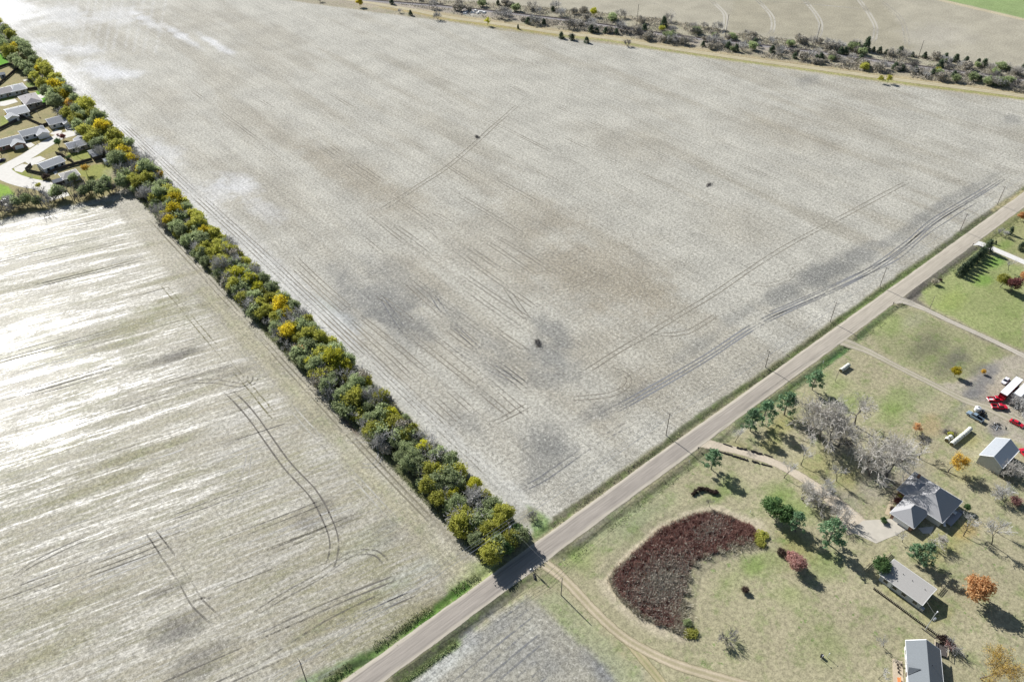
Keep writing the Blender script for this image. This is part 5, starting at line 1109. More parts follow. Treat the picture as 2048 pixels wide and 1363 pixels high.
# ------------------------------------------------------------------ buildings
def gable_parts(root, cx, cy, w_, d, h, rise, wall, roof, axis='x', over=.45, thick=.16, z0=0., hip=0., trim=None, ends=True):
    """one wing: w_ along X, d along Y (root space), ridge along axis; hip = how far the ridge ends stand in from the end walls"""
    X0, X1, Y0, Y1 = cx - w_ / 2, cx + w_ / 2, cy - d / 2, cy + d / 2
    if axis == 'x': sw = lambda a, b, z: (a, b, z); A0, A1, B0, B1 = X0, X1, Y0, Y1
    else: sw = lambda a, b, z: (b, a, z); A0, A1, B0, B1 = Y0, Y1, X0, X1
    bm_ = (B0 + B1) / 2; half = (B1 - B0) / 2
    b = MB(); vs = [sw(A0, B0, z0), sw(A1, B0, z0), sw(A1, B1, z0), sw(A0, B1, z0), sw(A0, B0, h), sw(A1, B0, h), sw(A1, B1, h), sw(A0, B1, h)]
    fs = [(0, 1, 5, 4), (1, 2, 6, 5), (2, 3, 7, 6), (3, 0, 4, 7)]
    if hip == 0: vs += [sw(A0, bm_, h + rise - .02), sw(A1, bm_, h + rise - .02)]; fs += [(4, 7, 8), (5, 9, 6)]
    b.add(vs, fs); b.build('wall', wall, root)
    sl = rise / half; ez = h - sl * over; rz = h + rise
    a0, a1 = A0 - over, A1 + over; r0, r1 = (A0 + hip, A1 - hip) if hip else (a0, a1)
    P = [sw(a0, B0 - over, ez), sw(a1, B0 - over, ez), sw(r1, bm_, rz), sw(r0, bm_, rz), sw(a0, B1 + over, ez), sw(a1, B1 + over, ez)]
    b = MB(); up = [(x, y, z + thick) for x, y, z in P]
    fs = [(0, 1, 2, 3), (5, 4, 3, 2)] + ([(4, 0, 3), (1, 5, 2)] if hip else [])
    b.add(P + up, [tuple(i + 6 for i in f) for f in fs] + [f[::-1] for f in fs] +
          ([(0, 1, 7, 6), (5, 4, 10, 11), (4, 0, 6, 10), (1, 5, 11, 7)] if hip else [(0, 1, 7, 6), (5, 4, 10, 11), (0, 3, 9, 6), (3, 4, 10, 9), (1, 2, 8, 7), (2, 5, 11, 8)]))
    ro = b.build('roof', roof, root)
    if trim:
        b = MB()
        segs = [(0, 1), (4, 5)] + ([(0, 4), (1, 5)] if hip else [(0, 3), (3, 4), (1, 2), (2, 5)])
        for i, j in segs:
            p, q = Vector(P[i]), Vector(P[j]); b.cyl(p + Vector((0, 0, .06)), q + Vector((0, 0, .06)), .13, None, 4)
        b.build('fascia', trim, ro)
    return ro
def window(root, x, y, z, w_, h, face, frame=None):
    """face: '+x','-x','+y','-y' the wall side it sits on"""
    s = 1 if face[0] == '+' else -1
    b = MB(); g = MB()
    if face[1] == 'x':
        b.box(x + s * .05, y, z, .1, w_ + .24, h + .24); g.box(x + s * .08, y, z, .1, w_, h)
    else:
        b.box(x, y + s * .05, z, w_ + .24, .1, h + .24); g.box(x, y + s * .08, z, w_, .1, h)
    f = b.build('window', frame or M['white'], root); g.build('pane', M['glass'], f)
def door(root, x, y, w_, h, face, m, nm='door', z0=.1):
    s = 1 if face[0] == '+' else -1; b = MB()
    if face[1] == 'x': b.box(x + s * .06, y, z0 + h / 2, .12, w_, h)
    else: b.box(x, y + s * .06, z0 + h / 2, w_, .12, h)
    o = b.build(nm, m, root); hb = MB()
    if nm == 'garage_door':
        for k in range(1, 4):
            if face[1] == 'x': hb.box(x + s * .125, y, z0 + h * k / 4, .02, w_ * .96, .06)
            else: hb.box(x, y + s * .125, z0 + h * k / 4, w_ * .96, .02, .06)
        hb.build('panel_groove', M['greywall'], o)
    else:
        if face[1] == 'x': hb.box(x + s * .16, y + w_ * .35, z0 + 1.0, .08, .08, .08)
        else: hb.box(x + w_ * .35, y + s * .16, z0 + 1.0, .08, .08, .08)
        hb.build('handle', M['chrome'], o)
def vent(root, x, y, z, r_=.12, h=.5):
    b = MB(); b.cyl((x, y, z - .3), (x, y, z + h), r_, None, 8); b.build('roof_vent', M['dark'], root)

# hip roofed house
h1 = thing('hip_roofed_house', 'grey hip roofed house with a raised deck at the end of the gravel driveway', 'house', (202, 36, 0))
gable_parts(h1, 4.0, -.9, 12.4, 12.0, 2.9, 4.1, M['offwhite'], M['shingle_house'], 'x', .5, .16, 0, 4.6, M['white'])
gable_parts(h1, -6.3, 1.3, 9.0, 7.0, 2.75, 2.6, M['brick'], M['shingle_house'], 'x', .5, .16, 0, 3.4, M['white'])
gable_parts(h1, 4.8, 5.2, 10.6, 6.0, 2.8, 2.0, M['brick'], M['shingle_house'], 'y', .5, .16, 0, 2.6, M['white'])
door(h1, -10.8, 1.3, 5.0, 2.2, '-x', M['white'], 'garage_door'); 
for x in (-7.5, -5.0): window(h1, x, -2.2, 1.5, 1.2, 1.1, '-y')
for x in (-.6, .9): window(h1, x, -6.9, 1.6, 1.2, 1.4, '-y')
for x in (4.2, 6.4): window(h1, x, -6.9, 1.5, 1.6, 1.9, '-y')
door(h1, 8.6, -6.9, 1.0, 2.1, '-y', M['white'], z0=.6); door(h1, -.5, 4.8, 1.0, 2.1, '+y', M['wood'])
window(h1, 2.6, 8.2, 1.5, 1.6, 1.2, '+y'); window(h1, 6.5, 8.2, 1.5, 1.6, 1.2, '+y'); window(h1, 10.2, -2, 1.5, 1.4, 1.2, '+x')
for x, y, z in ((-5.6, 1.0, 5.0), (-6.6, 1.4, 5.0), (2.2, -1.6, 6.2), (5.2, -1.0, 6.3), (6.6, -3.0, 5.0)): vent(h1, x, y, z)
b = MB(); b.box(7.8, 6.5, 4.0, .8, .8, 2.6); b.build('chimney', M['brick'], h1)
dk = MB()
for k in range(15): dk.box(.6 + k * .5, -8.2, .72, .46, 2.6, .08)
for x in (.6, 3.0, 5.4, 7.6):
    for y in (-9.3, -7.2): dk.box(x, y, .35, .15, .15, .68)
dko = dk.build('deck', M['deck'], h1)
b = MB()
for k in range(4): b.box(8.5 + k * .3, -8.6, .6 - k * .16, .3, 1.6, .08)
b.build('deck_steps', M['deck'], dko)
lf = thing('patio_lounger', 'white curved lounger on the deck of the hip roofed house', 'lounger', (201.4, 28.4, .76), .5)
b = MB(); b.box(0, 0, .35, 2.0, .7, .1); b.box(-1.1, 0, .55, .7, .7, .1); b.build('seat', M['white'], lf)
for x in (-.8, .8):
    for y in (-.28, .28): q = MB(); q.box(x, y, .15, .06, .06, .3); q.build('leg', M['white'], lf)
tb = thing('patio_table', 'pale grill table at the far end of the deck', 'table', (207.6, 28.2, .76))
b = MB(); b.box(0, 0, .75, 1.2, .9, .08); b.build('tabletop', M['white'], tb)
for x in (-.5, .5):
    for y in (-.35, .35): q = MB(); q.box(x, y, .36, .06, .06, .7); q.build('leg', M['dark'], tb)

# long low house (manufactured home)
h2 = thing('long_house', 'long low grey roofed house with pale siding behind the plank fence', 'house', (171.2, 24.8, 0))
gable_parts(h2, 0, 0, 7.6, 12.6, 2.9, 1.0, M['greywall'], M['shingle_mid'], 'y', .3, .14, .35, 0, M['offwhite'])
b = MB(); b.box(0, 0, .18, 7.3, 12.3, .36); b.build('skirting', M['greywall'], h2)
for y in (-4.6, -1.2, 1.6, 4.4): window(h2, -3.8, y, 1.75, 1.25, 1.1, '-x', M['offwhite'])
door(h2, -3.8, 3.1, .95, 2.0, '-x', M['white'], z0=.5)
window(h2, 3.8, 2, 1.75, 1.2, 1.1, '+x', M['offwhite']); window(h2, 3.8, -3, 1.75, 1.2, 1.1, '+x', M['offwhite']); window(h2, 0, -6.3, 1.75, 1.2, 1.1, '-y', M['offwhite'])
for y in (4.4, 2.0, -.8, -4.6): vent(h2, .35, y, 3.9, .1, .35)
b = MB(); b.box(-3.2, -6.85, .55, .95, .95, .95); b.build('air_conditioner', M['galv'], h2)
for (x, y, L_, rz_, lb) in ((176.4, 33.6, 5.0, 0, 'pale board rail fence by the drive end corner of the long low house'), (170.0, 35.6, 6.5, 0, 'pale board rail fence between the round green tree and the concrete apron'), (178.2, 17.6, 3.6, 0, 'pale board rail fence at the far right corner of the long low house')):
    f = thing('rail_fence', lb, 'fence', (x, y, 0), rz_)
    for k in range(3): q = MB(); q.box(-L_ / 2 + k * L_ / 2, 0, .5, .12, .12, 1.0); q.build('post', M['palewood'], f)
    for z in (.35, .65, .95): q = MB(); q.box(0, .08, z, L_, .04, .2); q.build('rail', M['palewood'], f)

# blue roofed house at the bottom
h3 = thing('blue_roofed_house', 'house with blue grey gabled roof and front porch at the bottom edge', 'house', (147.4, 7.0, 0), R(31.5))
gable_parts(h3, 0, 0, 19.0, 7.8, 3.0, 2.5, M['offwhite'], mat('blue_grey_shingles', (.17, .185, .195), .85, .25, 0, .25, 5, (1, 6, 6), .4), 'x', .45, .16, 0, 0, M['white'])
b = MB()  # small cross gable over the porch
b.add([(2.6, 4.45, 2.95), (-.4, 4.45, 2.95), (1.1, 4.45, 4.25), (1.1, 1.6, 4.9), (2.6, 4.3, 3.1), (-.4, 4.3, 3.1)], [(0, 2, 3, 4), (1, 5, 3, 2), (0, 1, 2)])
b.build('porch_gable', bpy.data.materials['blue_grey_shingles'], h3)
for x in (-6, -3, 4.6, 7.4): window(h3, x, 3.9, 1.6, 1.3, 1.3, '+y')
door(h3, 1.1, 3.9, 1.0, 2.1, '+y', M['wood'], z0=.2)
for x in (-5, 0, 5): window(h3, x, -3.9, 1.6, 1.3, 1.3, '-y')
window(h3, 9.5, 0, 1.6, 1.3, 1.3, '+x'); vent(h3, -4.6, -1.6, 4.7, .18, .5)
for x, y, n in ((2.4, 1.2, 1),): vent(h3, 3.0, -1.2, 5.0, .08, .3)
slab('porch', [(141.0, 11.6), (148.0, 15.7), (149.3, 13.6), (142.3, 9.2)], 0, .15, mat('porch_concrete', pc(212, 196, 170), .85, .2, 0, .08, 1), True)
ch = thing('porch_bench', 'bench with orange cushion on the porch of the blue roofed house', 'bench', (143.2, 11.4, .15), R(31.5))
b = MB(); b.box(0, 0, .45, 1.7, .6, .14); b.build('cushion', M['orange'], ch); b = MB(); b.box(0, -.32, .75, 1.7, .1, .6); b.build('backrest', M['orange'], ch)
for x in (-.75, .75): q = MB(); q.box(x, 0, .19, .08, .55, .38); q.build('leg', M['wood'], ch)
for k, (x, y) in enumerate(((147.2, 13.8), (146.4, 13.3), (145.5, 12.6), (147.9, 13.2))):
    o = thing('flower_pot', 'dark flower pot along the porch wall of the blue roofed house', 'flower pot', (x, y, .15), 0, 'flower pots on the porch')
    q = MB(); q.cyl((0, 0, 0), (0, 0, .4), .18, .26, 8); q.build('pot', M['dark'], o)
    rr_ = np.random.default_rng(k); link('plant', leaf_mesh('plant', M['l_brown'], [(0, 0, .55)], .25, 30, .09, rr_), o)
dk3 = thing('side_deck', 'dark wooden deck with railing on the right side of the blue roofed house', 'deck', (160.2, 8.6, 0), R(31.5 - 5))
b = MB()
for k in range(8): b.box(-1.6 + k * .46, 0, .6, .42, 3.2, .07)
for x in (-1.6, 1.6):
    for y in (-1.5, 1.5): b.box(x, y, .3, .14, .14, .6)
b.build('floor', M['fencewood'], dk3)
for x, y, sx, sy in ((0, 1.65, 3.8, .12), (1.9, 0, .12, 3.3), (0, -1.65, 3.8, .12)):
    q = MB(); q.box(x, y, 1.5, sx, sy, .1); q.box(x, y, 1.05, sx, sy * .6, .06)
    for k in (-.48, 0, .48): q.box(x + sx * k * (sx > 1), y + sy * k * (sy > 1), 1.05, .1, .1, .9)
    q.build('railing', M['palewood'], dk3)

# metal shed
sh = thing('metal_shed', 'galvanised gabled metal shed with a fence along its front', 'shed', (241.4, 30.3, 0))
gable_parts(sh, 0, 0, 12.0, 7.4, 3.9, 2.3, M['galv'], M['metalroof'], 'x', .25, .1, 0, 0, M['white'])
door(sh, 6.0, 0, 3.4, 3.2, '+x', M['white'], 'garage_door'); door(sh, -1, -3.7, 1.0, 2.1, '-y', M['white'])
rb = MB()
for k in range(24):
    x = -6.0 + k * .52
    for s in (-1, 1): rb.add([(x, s * .05, 6.24), (x + .07, s * .05, 6.24), (x + .07, s * 3.85, 3.86), (x, s * 3.85, 3.86), (x, s * .05, 6.31), (x + .07, s * .05, 6.31), (x + .07, s * 3.85, 3.93), (x, s * 3.85, 3.93)], [(4, 5, 6, 7), (0, 4, 7, 3), (1, 2, 6, 5), (3, 7, 6, 2)])
rb.build('roof_ribs', M['metalroof'], sh)
f = thing('mesh_fence', 'low wire fence on posts in front of the metal shed', 'fence', (234.7, 30.2, 0), R(-87))
for k in range(12): q = MB(); q.cyl((-4.2 + k * 1.6, 0, 0), (-4.2 + k * 1.6, 0, 1.25), .06, None, 6); q.build('post', M['palewood'], f)
for z in (.3, .7, 1.15): q = MB(); q.box(4.6, 0, z, 17.8, .03, .04); q.build('wire', M['dark'], f)

# neighbourhood houses ------------------------------------------------
def town_house(lb, x, y, w_, d, wall, roof, axis='x', hip=0., rise=2.2, h=2.9, wing=None, rz=0., garage=None, porch=None, nm='house'):
    o = thing(nm, lb, 'house', (x, y, 0), rz)
    rise *= .66
    gable_parts(o, 0, 0, w_, d, h, rise, M[wall], M[roof], axis, .5, .15, 0, hip, M['white'])
    if wing:
        wx, wy, ww, wd, wa, wh = wing; gable_parts(o, wx, wy, ww, wd, h - .15, rise * .8, M[wall], M[roof], wa, .5, .15, 0, wh, M['white'])
        ff = '-y' if wy < 0 else '+y'; yy = wy - wd / 2 if wy < 0 else wy + wd / 2
        door(o, wx, yy, min(4.4, ww * .7), 2.2, ff, M['white'], 'garage_door')
    n = max(2, int(w_ / 3.5))
    for k in range(n):
        xx = -w_ / 2 + (k + .5) * w_ / n
        if not (wing and abs(xx - wing[0]) < wing[2] / 2 + .6 and wing[1] < 0): window(o, xx, -d / 2, 1.55, 1.3, 1.2, '-y')
        window(o, xx, d / 2, 1.55, 1.3, 1.2, '+y')
    window(o, -w_ / 2, -d * .22, 1.55, 1.2, 1.2, '-x'); window(o, -w_ / 2, d * .22, 1.55, 1.2, 1.2, '-x'); window(o, w_ / 2, 0, 1.55, 1.2, 1.2, '+x')
    door(o, w_ * .1, -d / 2, 1.0, 2.1, '-y', M['wood']); vent(o, w_ * .18, d * .12, h + rise * .8, .12, .5); vent(o, -w_ * .22, d * .1, h + rise * .82, .1, .45)
    return o
town_house('brown grey hip roofed house beside the bright green lawn', 73.2, 572, 9.5, 17, 'tan', 'shingle_mauve', 'y', 4.0, 2.6)
town_house('pale grey gabled house left of the brown hip roofed one', 61.5, 557, 11, 13, 'offwhite', 'shingle_grey', 'x', 0, 2.4, wing=(-4.5, -7, 6, 5, 'y', 0))
town_house('grey house with a broad garage gable nearest the top of the neighbourhood', 63.0, 598, 10, 11, 'greywall', 'shingle_mauve', 'x', 0, 2.3)
town_house('grey gabled house right behind the topmost one, touching the fence corner', 71.8, 598, 8.5, 12, 'greywall', 'shingle_grey', 'x', 3.0, 2.3)
town_house('white walled grey roofed house with two gables across the street', 60.5, 518.5, 12.5, 9, 'white', 'shingle_grey', 'x', 0, 2.4, wing=(4.2, -5.2, 6, 6, 'y', 0))
town_house('dark roofed house with white front gable at the street end by the hedgerow', 77.5, 526, 12, 10, 'white', 'shingle_dark', 'x', 0, 2.6, wing=(4.2, -6, 6, 5, 'y', 0))
town_house('pale roofed house with dark gables at the left edge of the street', 46.5, 513, 13, 10, 'brick', 'shingle_grey', 'x', 0, 2.7, wing=(3.0, -6, 6.5, 5, 'y', 0))
town_house('dark grey gabled house on the corner below the street end', 76.6, 483.5, 12, 8.5, 'tan', 'shingle_dark', 'x', 0, 2.2, wing=(2.8, 5.0, 6, 5, 'y', 0))
town_house('wide grey gabled house with white garage wall in the fork of the streets', 57.2, 467.8, 11.5, 8.5, 'white', 'shingle_grey', 'x', 0, 2.2, rz=R(12))
town_house('grey roofed house half hidden behind the wood edge', 61.0, 446.5, 8, 8, 'greywall', 'shingle_mid', 'x', 2.4, 2.0)
def small_shed(lb, x, y, w_, d, wall, roof, h=2.2):
    o = thing('garden_shed', lb, 'shed', (x, y, 0)); gable_parts(o, 0, 0, w_, d, h, .9, M[wall], M[roof], 'x', .25, .1); door(o, 0, -d / 2, 1.2, 1.8, '-y', M['fencewood'])
small_shed('small brown grey garden shed by the long plank fence at the left edge', *G(25, 241), 3.6, 4.5, 'tan', 'shingle_mauve')
small_shed('dark garden shed at the hedgerow end of the long plank fence', *G(195, 317), 4.6, 4.2, 'fencewood', 'shingle_dark', 2.6)
small_shed('dark small shed at the wood edge below the half hidden house', *G(118, 368), 5, 4, 'fencewood', 'shingle_dark')
small_shed('grey flat garden roof beside the dark shed at the fence end', *G(190, 309), 5.5, 5, 'greywall', 'shingle_grey', 2.2)
small_shed('pale small shed behind the dark shed, against the hedgerow', *G(216, 326), 3.4, 4.4, 'white', 'metalroof', 2.2)
small_shed('small grey garden shed in the top fenced garden', *G(6, 154), 3.5, 4, 'greywall', 'shingle_grey')
# plank fences
def plank_fence(lb, pts, h=1.8, m='fencewood', step=2.4):
    P = GP(pts); o = thing('plank_fence', lb, 'fence', (P[0][0], P[0][1], 0))
    for (ax, ay), (bx, by) in zip(P[:-1], P[1:]):
        L_ = math.hypot(bx - ax, by - ay); n = max(1, round(L_ / step)); a = math.atan2(by - ay, bx - ax)
        for k in range(n):
            t = (k + .5) / n; q = MB(); lx, ly = ax + (bx - ax) * t - P[0][0], ay + (by - ay) * t - P[0][1]
            q.box(lx, ly, h / 2 + random.uniform(-.05, .05), L_ / n - .06, .07, h - .1, a); q.build('panel', M[m], o)
            t = k / n; q = MB(); q.box(ax + (bx - ax) * t - P[0][0], ay + (by - ay) * t - P[0][1], h / 2, .12, .12, h + .1, a); q.build('post', M[m], o)
for lb, pts in (('short plank fence round the corner of the wide gabled house', [(63, 331), (52, 342), (86, 350)]), ('long dark plank fence from the brown bush to the dark garden shed', [(97, 347), (140, 333), (185, 321)]), ('plank fence slanting between the wide gabled house and the corner house', [(112, 308), (127, 313), (149, 328)]),
                ('short plank fence from the corner house to the hedgerow', [(183, 289), (200, 288)]), ('longest plank fence running from the left edge between two rows of gardens', [(-10, 265), (30, 245), (66, 225), (102, 209)]), ('plank fence along the lower side of the bright green lawn', [(54, 211), (94, 210)]),
                ('plank fence behind the white walled house', [(48, 236), (66, 244), (88, 254)]), ('plank fence from the left edge to the corner post of the top garden', [(-6, 174), (18, 154), (37, 137)]), ('wire dark fence line along the hedgerow side of the top gardens', [(-4, 104), (24, 129), (38, 139), (81, 177)]),
                ('plank fence at the top left below the green lawn', [(-8, 140), (12, 132), (24, 129)]), ('plank fence between the topmost houses and the green lawn', [(46, 180), (62, 180), (81, 177)]), ('dark plank fence in front of the dark roofed house', [(86, 253), (104, 248), (122, 245)])):
    plank_fence(lb, pts, 1.0 if 'wire' in lb else 1.8)
pf = thing('plank_fence', 'low fence of short dark planks left of the long low house', 'fence', (*G(1746, 1177), 0))
p0, p1 = G(1746, 1177), G(1876, 1273); n = 44; a = math.atan2(p1[1] - p0[1], p1[0] - p0[0])
for k in range(n):
    t = (k + .5) / n; q = MB(); q.box((p1[0] - p0[0]) * t, (p1[1] - p0[1]) * t, .45, math.hypot(p1[0] - p0[0], p1[1] - p0[1]) / n * .62, .28, .9 + random.uniform(-.06, .06), a); q.build('plank', M['barkdark'] if k % 5 else M['fencewood'], pf)
q = MB(); q.box((p1[0] - p0[0]) / 2, (p1[1] - p0[1]) / 2 + .0, .3, math.hypot(p1[0] - p0[0], p1[1] - p0[1]), .08, .12, a); q.build('rail', M['palewood'], pf)
pb = thing('landscape_timber', 'dark timber lying beside the lower end of the plank fence', 'timber', (*G(1858, 1267), .12), a)
q = MB(); q.box(0, 0, 0, 4.4, .22, .22); q.build('beam', M['barkdark'], pb)

# ------------------------------------------------------------------ vehicles
def wheels(root, xs, half, r_=.36, wd=.24):
    for x in xs:
        for s in (-1, 1):
            b = MB(); b.cyl((x, s * (half - wd), r_), (x, s * half, r_), r_, None, 14); w_ = b.build('wheel', M['black'], root)
            b = MB(); b.cyl((x, s * (half - .02), r_), (x, s * (half + .015), r_), r_ * .55, None, 10); b.build('rim', M['chrome'], w_)
def lights(root, xf, xr, half, z):
    for s in (-1, 1):
        b = MB(); b.box(xf, s * (half - .28), z, .08, .36, .18); b.build('headlight', M['lamp'], root)
        b = MB(); b.box(xr, s * (half - .2), z + .1, .08, .28, .22); b.build('tail_light', M['redlens'], root)
def sedan(lb, x, y, rz, paint, nm='parked_car', k=1.0):
    o = thing(nm, lb, 'car', (x, y, 0), rz, None, k)
    b = MB(); pr = [(-2.35, .35), (-2.3, .8), (-1.95, .95), (-1.2, .98), (1.0, .95), (2.05, .82), (2.32, .62), (2.35, .35), (1.9, .22), (-1.9, .22)]
    b.extrude_y(pr, -.88, .88, [.1, .1, .06, .02, .02, .06, .12, .1, .05, .05]); b.build('body', paint, o)
    b = MB(); b.extrude_y([(-1.75, .95), (-1.15, 1.40), (.35, 1.42), (1.15, .94)], -.80, .80, [.06, .2, .2, .06]); b.build('windows', M['glass'], o)
    b = MB(); b.extrude_y([(-1.12, 1.40), (-1.05, 1.46), (.25, 1.48), (.33, 1.42)], -.62, .62, [0, .04, .04, 0]); b.build('roof', paint, o)
    b = MB()
    for s in (-1, 1): b.box(-.35, s * .70, 1.18, .07, .14, .46)
    b.build('pillar', paint, o)
    wheels(o, (-1.4, 1.4), .9, .34); lights(o, 2.3, -2.33, .86, .66)
    for s in (-1, 1): b = MB(); b.box(.95, s * .98, 1.0, .14, .2, .12); b.build('mirror', paint, o)
    return o
def pickup(lb, x, y, rz, paint, bedm, k=1.0):
    o = thing('pickup_truck', lb, 'pickup', (x, y, 0), rz, None, k)
    b = MB(); b.extrude_y([(-.75, .45), (-.75, 1.12), (1.25, 1.12), (2.55, 1.02), (2.75, .85), (2.75, .45), (2.4, .36), (-.75, .36)], -.97, .97, [.02, .02, .03, .08, .12, .08, .04, .02]); b.build('body', paint, o)
    b = MB(); b.extrude_y([(-.72, 1.1), (-.55, 1.78), (.65, 1.80), (1.35, 1.1)], -.9, .9, [.06, .2, .2, .06]); b.build('windows', M['glass'], o)
    b = MB(); b.extrude_y([(-.55, 1.78), (-.48, 1.86), (.58, 1.87), (.66, 1.80)], -.70, .70, [0, .05, .05, 0]); b.build('roof', paint, o)
    b = MB(); b.box(-1.75, 0, .62, 2.0, 1.6, .1); fl = b.build('bed_floor', bedm, o)
    b = MB()
    for s in (-1, 1): b.box(-1.78, s * .9, .82, 2.05, .14, .62)
    b.box(-2.75, 0, .82, .1, 1.92, .62); b.build('bed_side', paint, o)
    b = MB(); b.box(2.82, 0, .5, .12, 1.9, .22); b.build('bumper', M['chrome'], o); b = MB(); b.box(-2.88, 0, .5, .14, 1.8, .18); b.build('rear_bumper', M['chrome'], o)
    wheels(o, (-1.75, 1.75), .99, .40, .28); lights(o, 2.75, -2.80, .96, .85)
    for s in (-1, 1): b = MB(); b.box(1.0, s * 1.1, 1.25, .14, .22, .2); b.build('mirror', paint, o)
    return o
sedan('red sedan parked on the farmyard dirt below the pickups', 264.6, 33.2, R(-88), M['red'])
sedan('white sedan parked beside the long white trailer', 284.6, 45.9, R(180), M['whitecar'])
pickup('red pickup with white cap, nearer the trailers', 271.2, 43.8, R(-40), M['red'], M['white']); pickup('red pickup with dark bed, nearer the driveway', 268.3, 41.0, R(-46), M['red'], M['dark'])
pickup('grey blue pickup with a black open bed beside the white tank', 256.3, 44.4, R(86), M['bluecar'], M['black'], 1.06)
pickup('pinkish red pickup at the right edge behind the metal shed', 251.5, 24.6, R(60), M['red'], M['dark'])
sedan('pale blue car on the drive of the dark roofed house at the street end', *G(139, 258), R(-60), M['whitecar']); sedan('dark car on the drive at the left edge of the street', *G(3, 322), R(20), M['navy']); sedan('white car on the drive below the street curve at the left edge', *G(12, 402), R(10), M['whitecar'])
def box_trailer(lb, x, y, rz, L_, roofm, sidem, frontm, hgt=2.7):
    o = thing('box_trailer', lb, 'trailer', (x, y, 0), rz)
    b = MB(); b.box(0, 0, 1.15 + hgt / 2, L_, 2.5, hgt); b.build('box', sidem, o)
    b = MB(); b.box(0, 0, 1.15 + hgt + .04, L_ + .06, 2.56, .07); b.build('roof', roofm, o)
    b = MB(); b.box(-L_ / 2 - .05, 0, 1.15 + hgt * .22, .1, 2.4, hgt * .42); b.build('front_panel', frontm, o)
    b = MB(); b.box(0, 0, 1.0, L_ - .3, 1.2, .26); b.build('chassis', M['dark'], o)
    b = MB(); [b.box(-L_ / 2 + 2.2, s * .7, .5, .16, .16, 1.0) for s in (-1, 1)]; b.build('landing_gear', M['dark'], o)
    b = MB(); [b.box(-L_ / 2 + .4 + k * 1.1, s * 1.27, 1.15 + hgt / 2, .08, .04, hgt - .1) for k in range(int(L_ / 1.1)) for s in (-1, 1)]; b.build('side_ribs', sidem, o)
    wheels(o, (L_ / 2 - 1.2, L_ / 2 - 2.5), 1.22, .5, .3); return o
xa, ya = G(2004, 781, 3.9); xb, yb = G(2036, 754, 3.9)
box_trailer('long white box trailer with red front and lower sides', (xa + xb) / 2, (ya + yb) / 2 - .8, 0.0, 13.5, M['white'], M['red_shaded'], M['red'], 2.3)
xa, ya = G(2028, 786, 3.4); box_trailer('shorter white box trailer at the right edge', xa + 4.8, ya - 1.2, 0.0, 9.5, M['white'], M['whitecar'], M['whitecar'], 2.2)

# ------------------------------------------------------------------ bales, tank, implements, scrap
def bale(x, y, lb, grp, k=1.0, rz=0.):
    o = thing('hay_bale', lb, 'hay bale', (x, y, 0), rz, grp, k)
    b = MB(); n = 16; vs = []
    for i, (xx, rr_) in enumerate(((-.68, .74), (-.6, .80), (.6, .80), (.68, .74))):
        for j in range(n): t = 2 * math.pi * j / n; vs.append((xx, rr_ * math.cos(t), .79 + rr_ * math.sin(t)))
    b.add(vs, [(i * n + j, i * n + (j + 1) % n, (i + 1) * n + (j + 1) % n, (i + 1) * n + j) for i in range(3) for j in range(n)]); b.build('wrap', M['hay'], o)
    for s in (-1, 1):
        b = MB(); b.add([(s * .685, .735 * math.cos(2 * math.pi * j / n), .79 + .735 * math.sin(2 * math.pi * j / n)) for j in range(n)], [tuple(range(n)) if s > 0 else tuple(range(n - 1, -1, -1))]); b.build('end', M['hayend'], o)
    return o
for k in range(9): bale(237.0 + k * 1.42, 43.2 - k * .08 + random.uniform(-.06, .06), 'round pale bale in the long row of bales above the metal shed', 'bales of the long row', 1.0, random.uniform(-.03, .03))
for k in range(4): bale(241.9 + k * 1.42, 89.5 - k * .04 + random.uniform(-.07, .07), 'round white bale in the short row on the green lawn near the road', 'bales of the short row', 1.0, random.uniform(-.03, .03))
bale(*G(1893, 881), 'single pale bale left of the long row of bales, nearer one', None, 1.0, .1); bale(*G(1899, 877), 'single pale bale left of the long row of bales, farther one', None, 1.0, -.1)
tk = thing('water_tank', 'white round tank beside the grey blue pickup', 'tank', (*G(1953, 822), 0))
b = MB(); b.cyl((0, 0, .5), (0, 0, 1.9), 1.05, None, 18); b.cyl((0, 0, 1.9), (0, 0, 2.2), 1.05, .45, 18); b.build('barrel', M['white'], tk); b = MB(); b.cyl((0, 0, 2.2), (0, 0, 2.32), .28, None, 10); b.build('lid', M['dark'], tk)
for x in (-.7, .7):
    for y in (-.7, .7): q = MB(); q.box(x, y, .25, .14, .14, .5); q.build('leg', M['dark'], tk)
tr_ = thing('tractor', 'small dark tractor with a loader right of the white tank', 'tractor', (*G(1963, 829), 0), R(20), None, 1.0)
b = MB(); b.box(.75, 0, .95, 1.5, .6, .6); b.box(-.5, 0, .75, 1.2, .7, .3); b.build('body', M['dark'], tr_)
b = MB(); b.box(-.6, 0, 1.15, .5, .5, .1); b.box(-.85, 0, 1.4, .1, .5, .5); b.build('seat', M['black'], tr_)
b = MB(); b.cyl((.0, 0, 1.2), (-.2, 0, 1.5), .03, None, 6); b.cyl((-.2, 0, 1.5), (-.22, 0, 1.54), .2, None, 10); b.build('steering_wheel', M['black'], tr_)
for x, r_, w_ in ((-.8, .68, .36), (1.2, .4, .24)):
    for s in (-1, 1): q = MB(); q.cyl((x, s * .55, r_), (x, s * (.55 + w_), r_), r_, None, 14); q.build('wheel', M['black'], tr_)
b = MB(); [b.box(1.5, s * .5, .7, 1.4, .1, .12) for s in (-1, 1)]; b.box(2.3, 0, .4, .5, 1.6, .5); b.build('loader', M['chrome'], tr_)
sp = thing('scrap_heap', 'heap of dark scrap metal and a tyre on the farmyard dirt', 'scrap heap', (*G(1995, 853), 0))
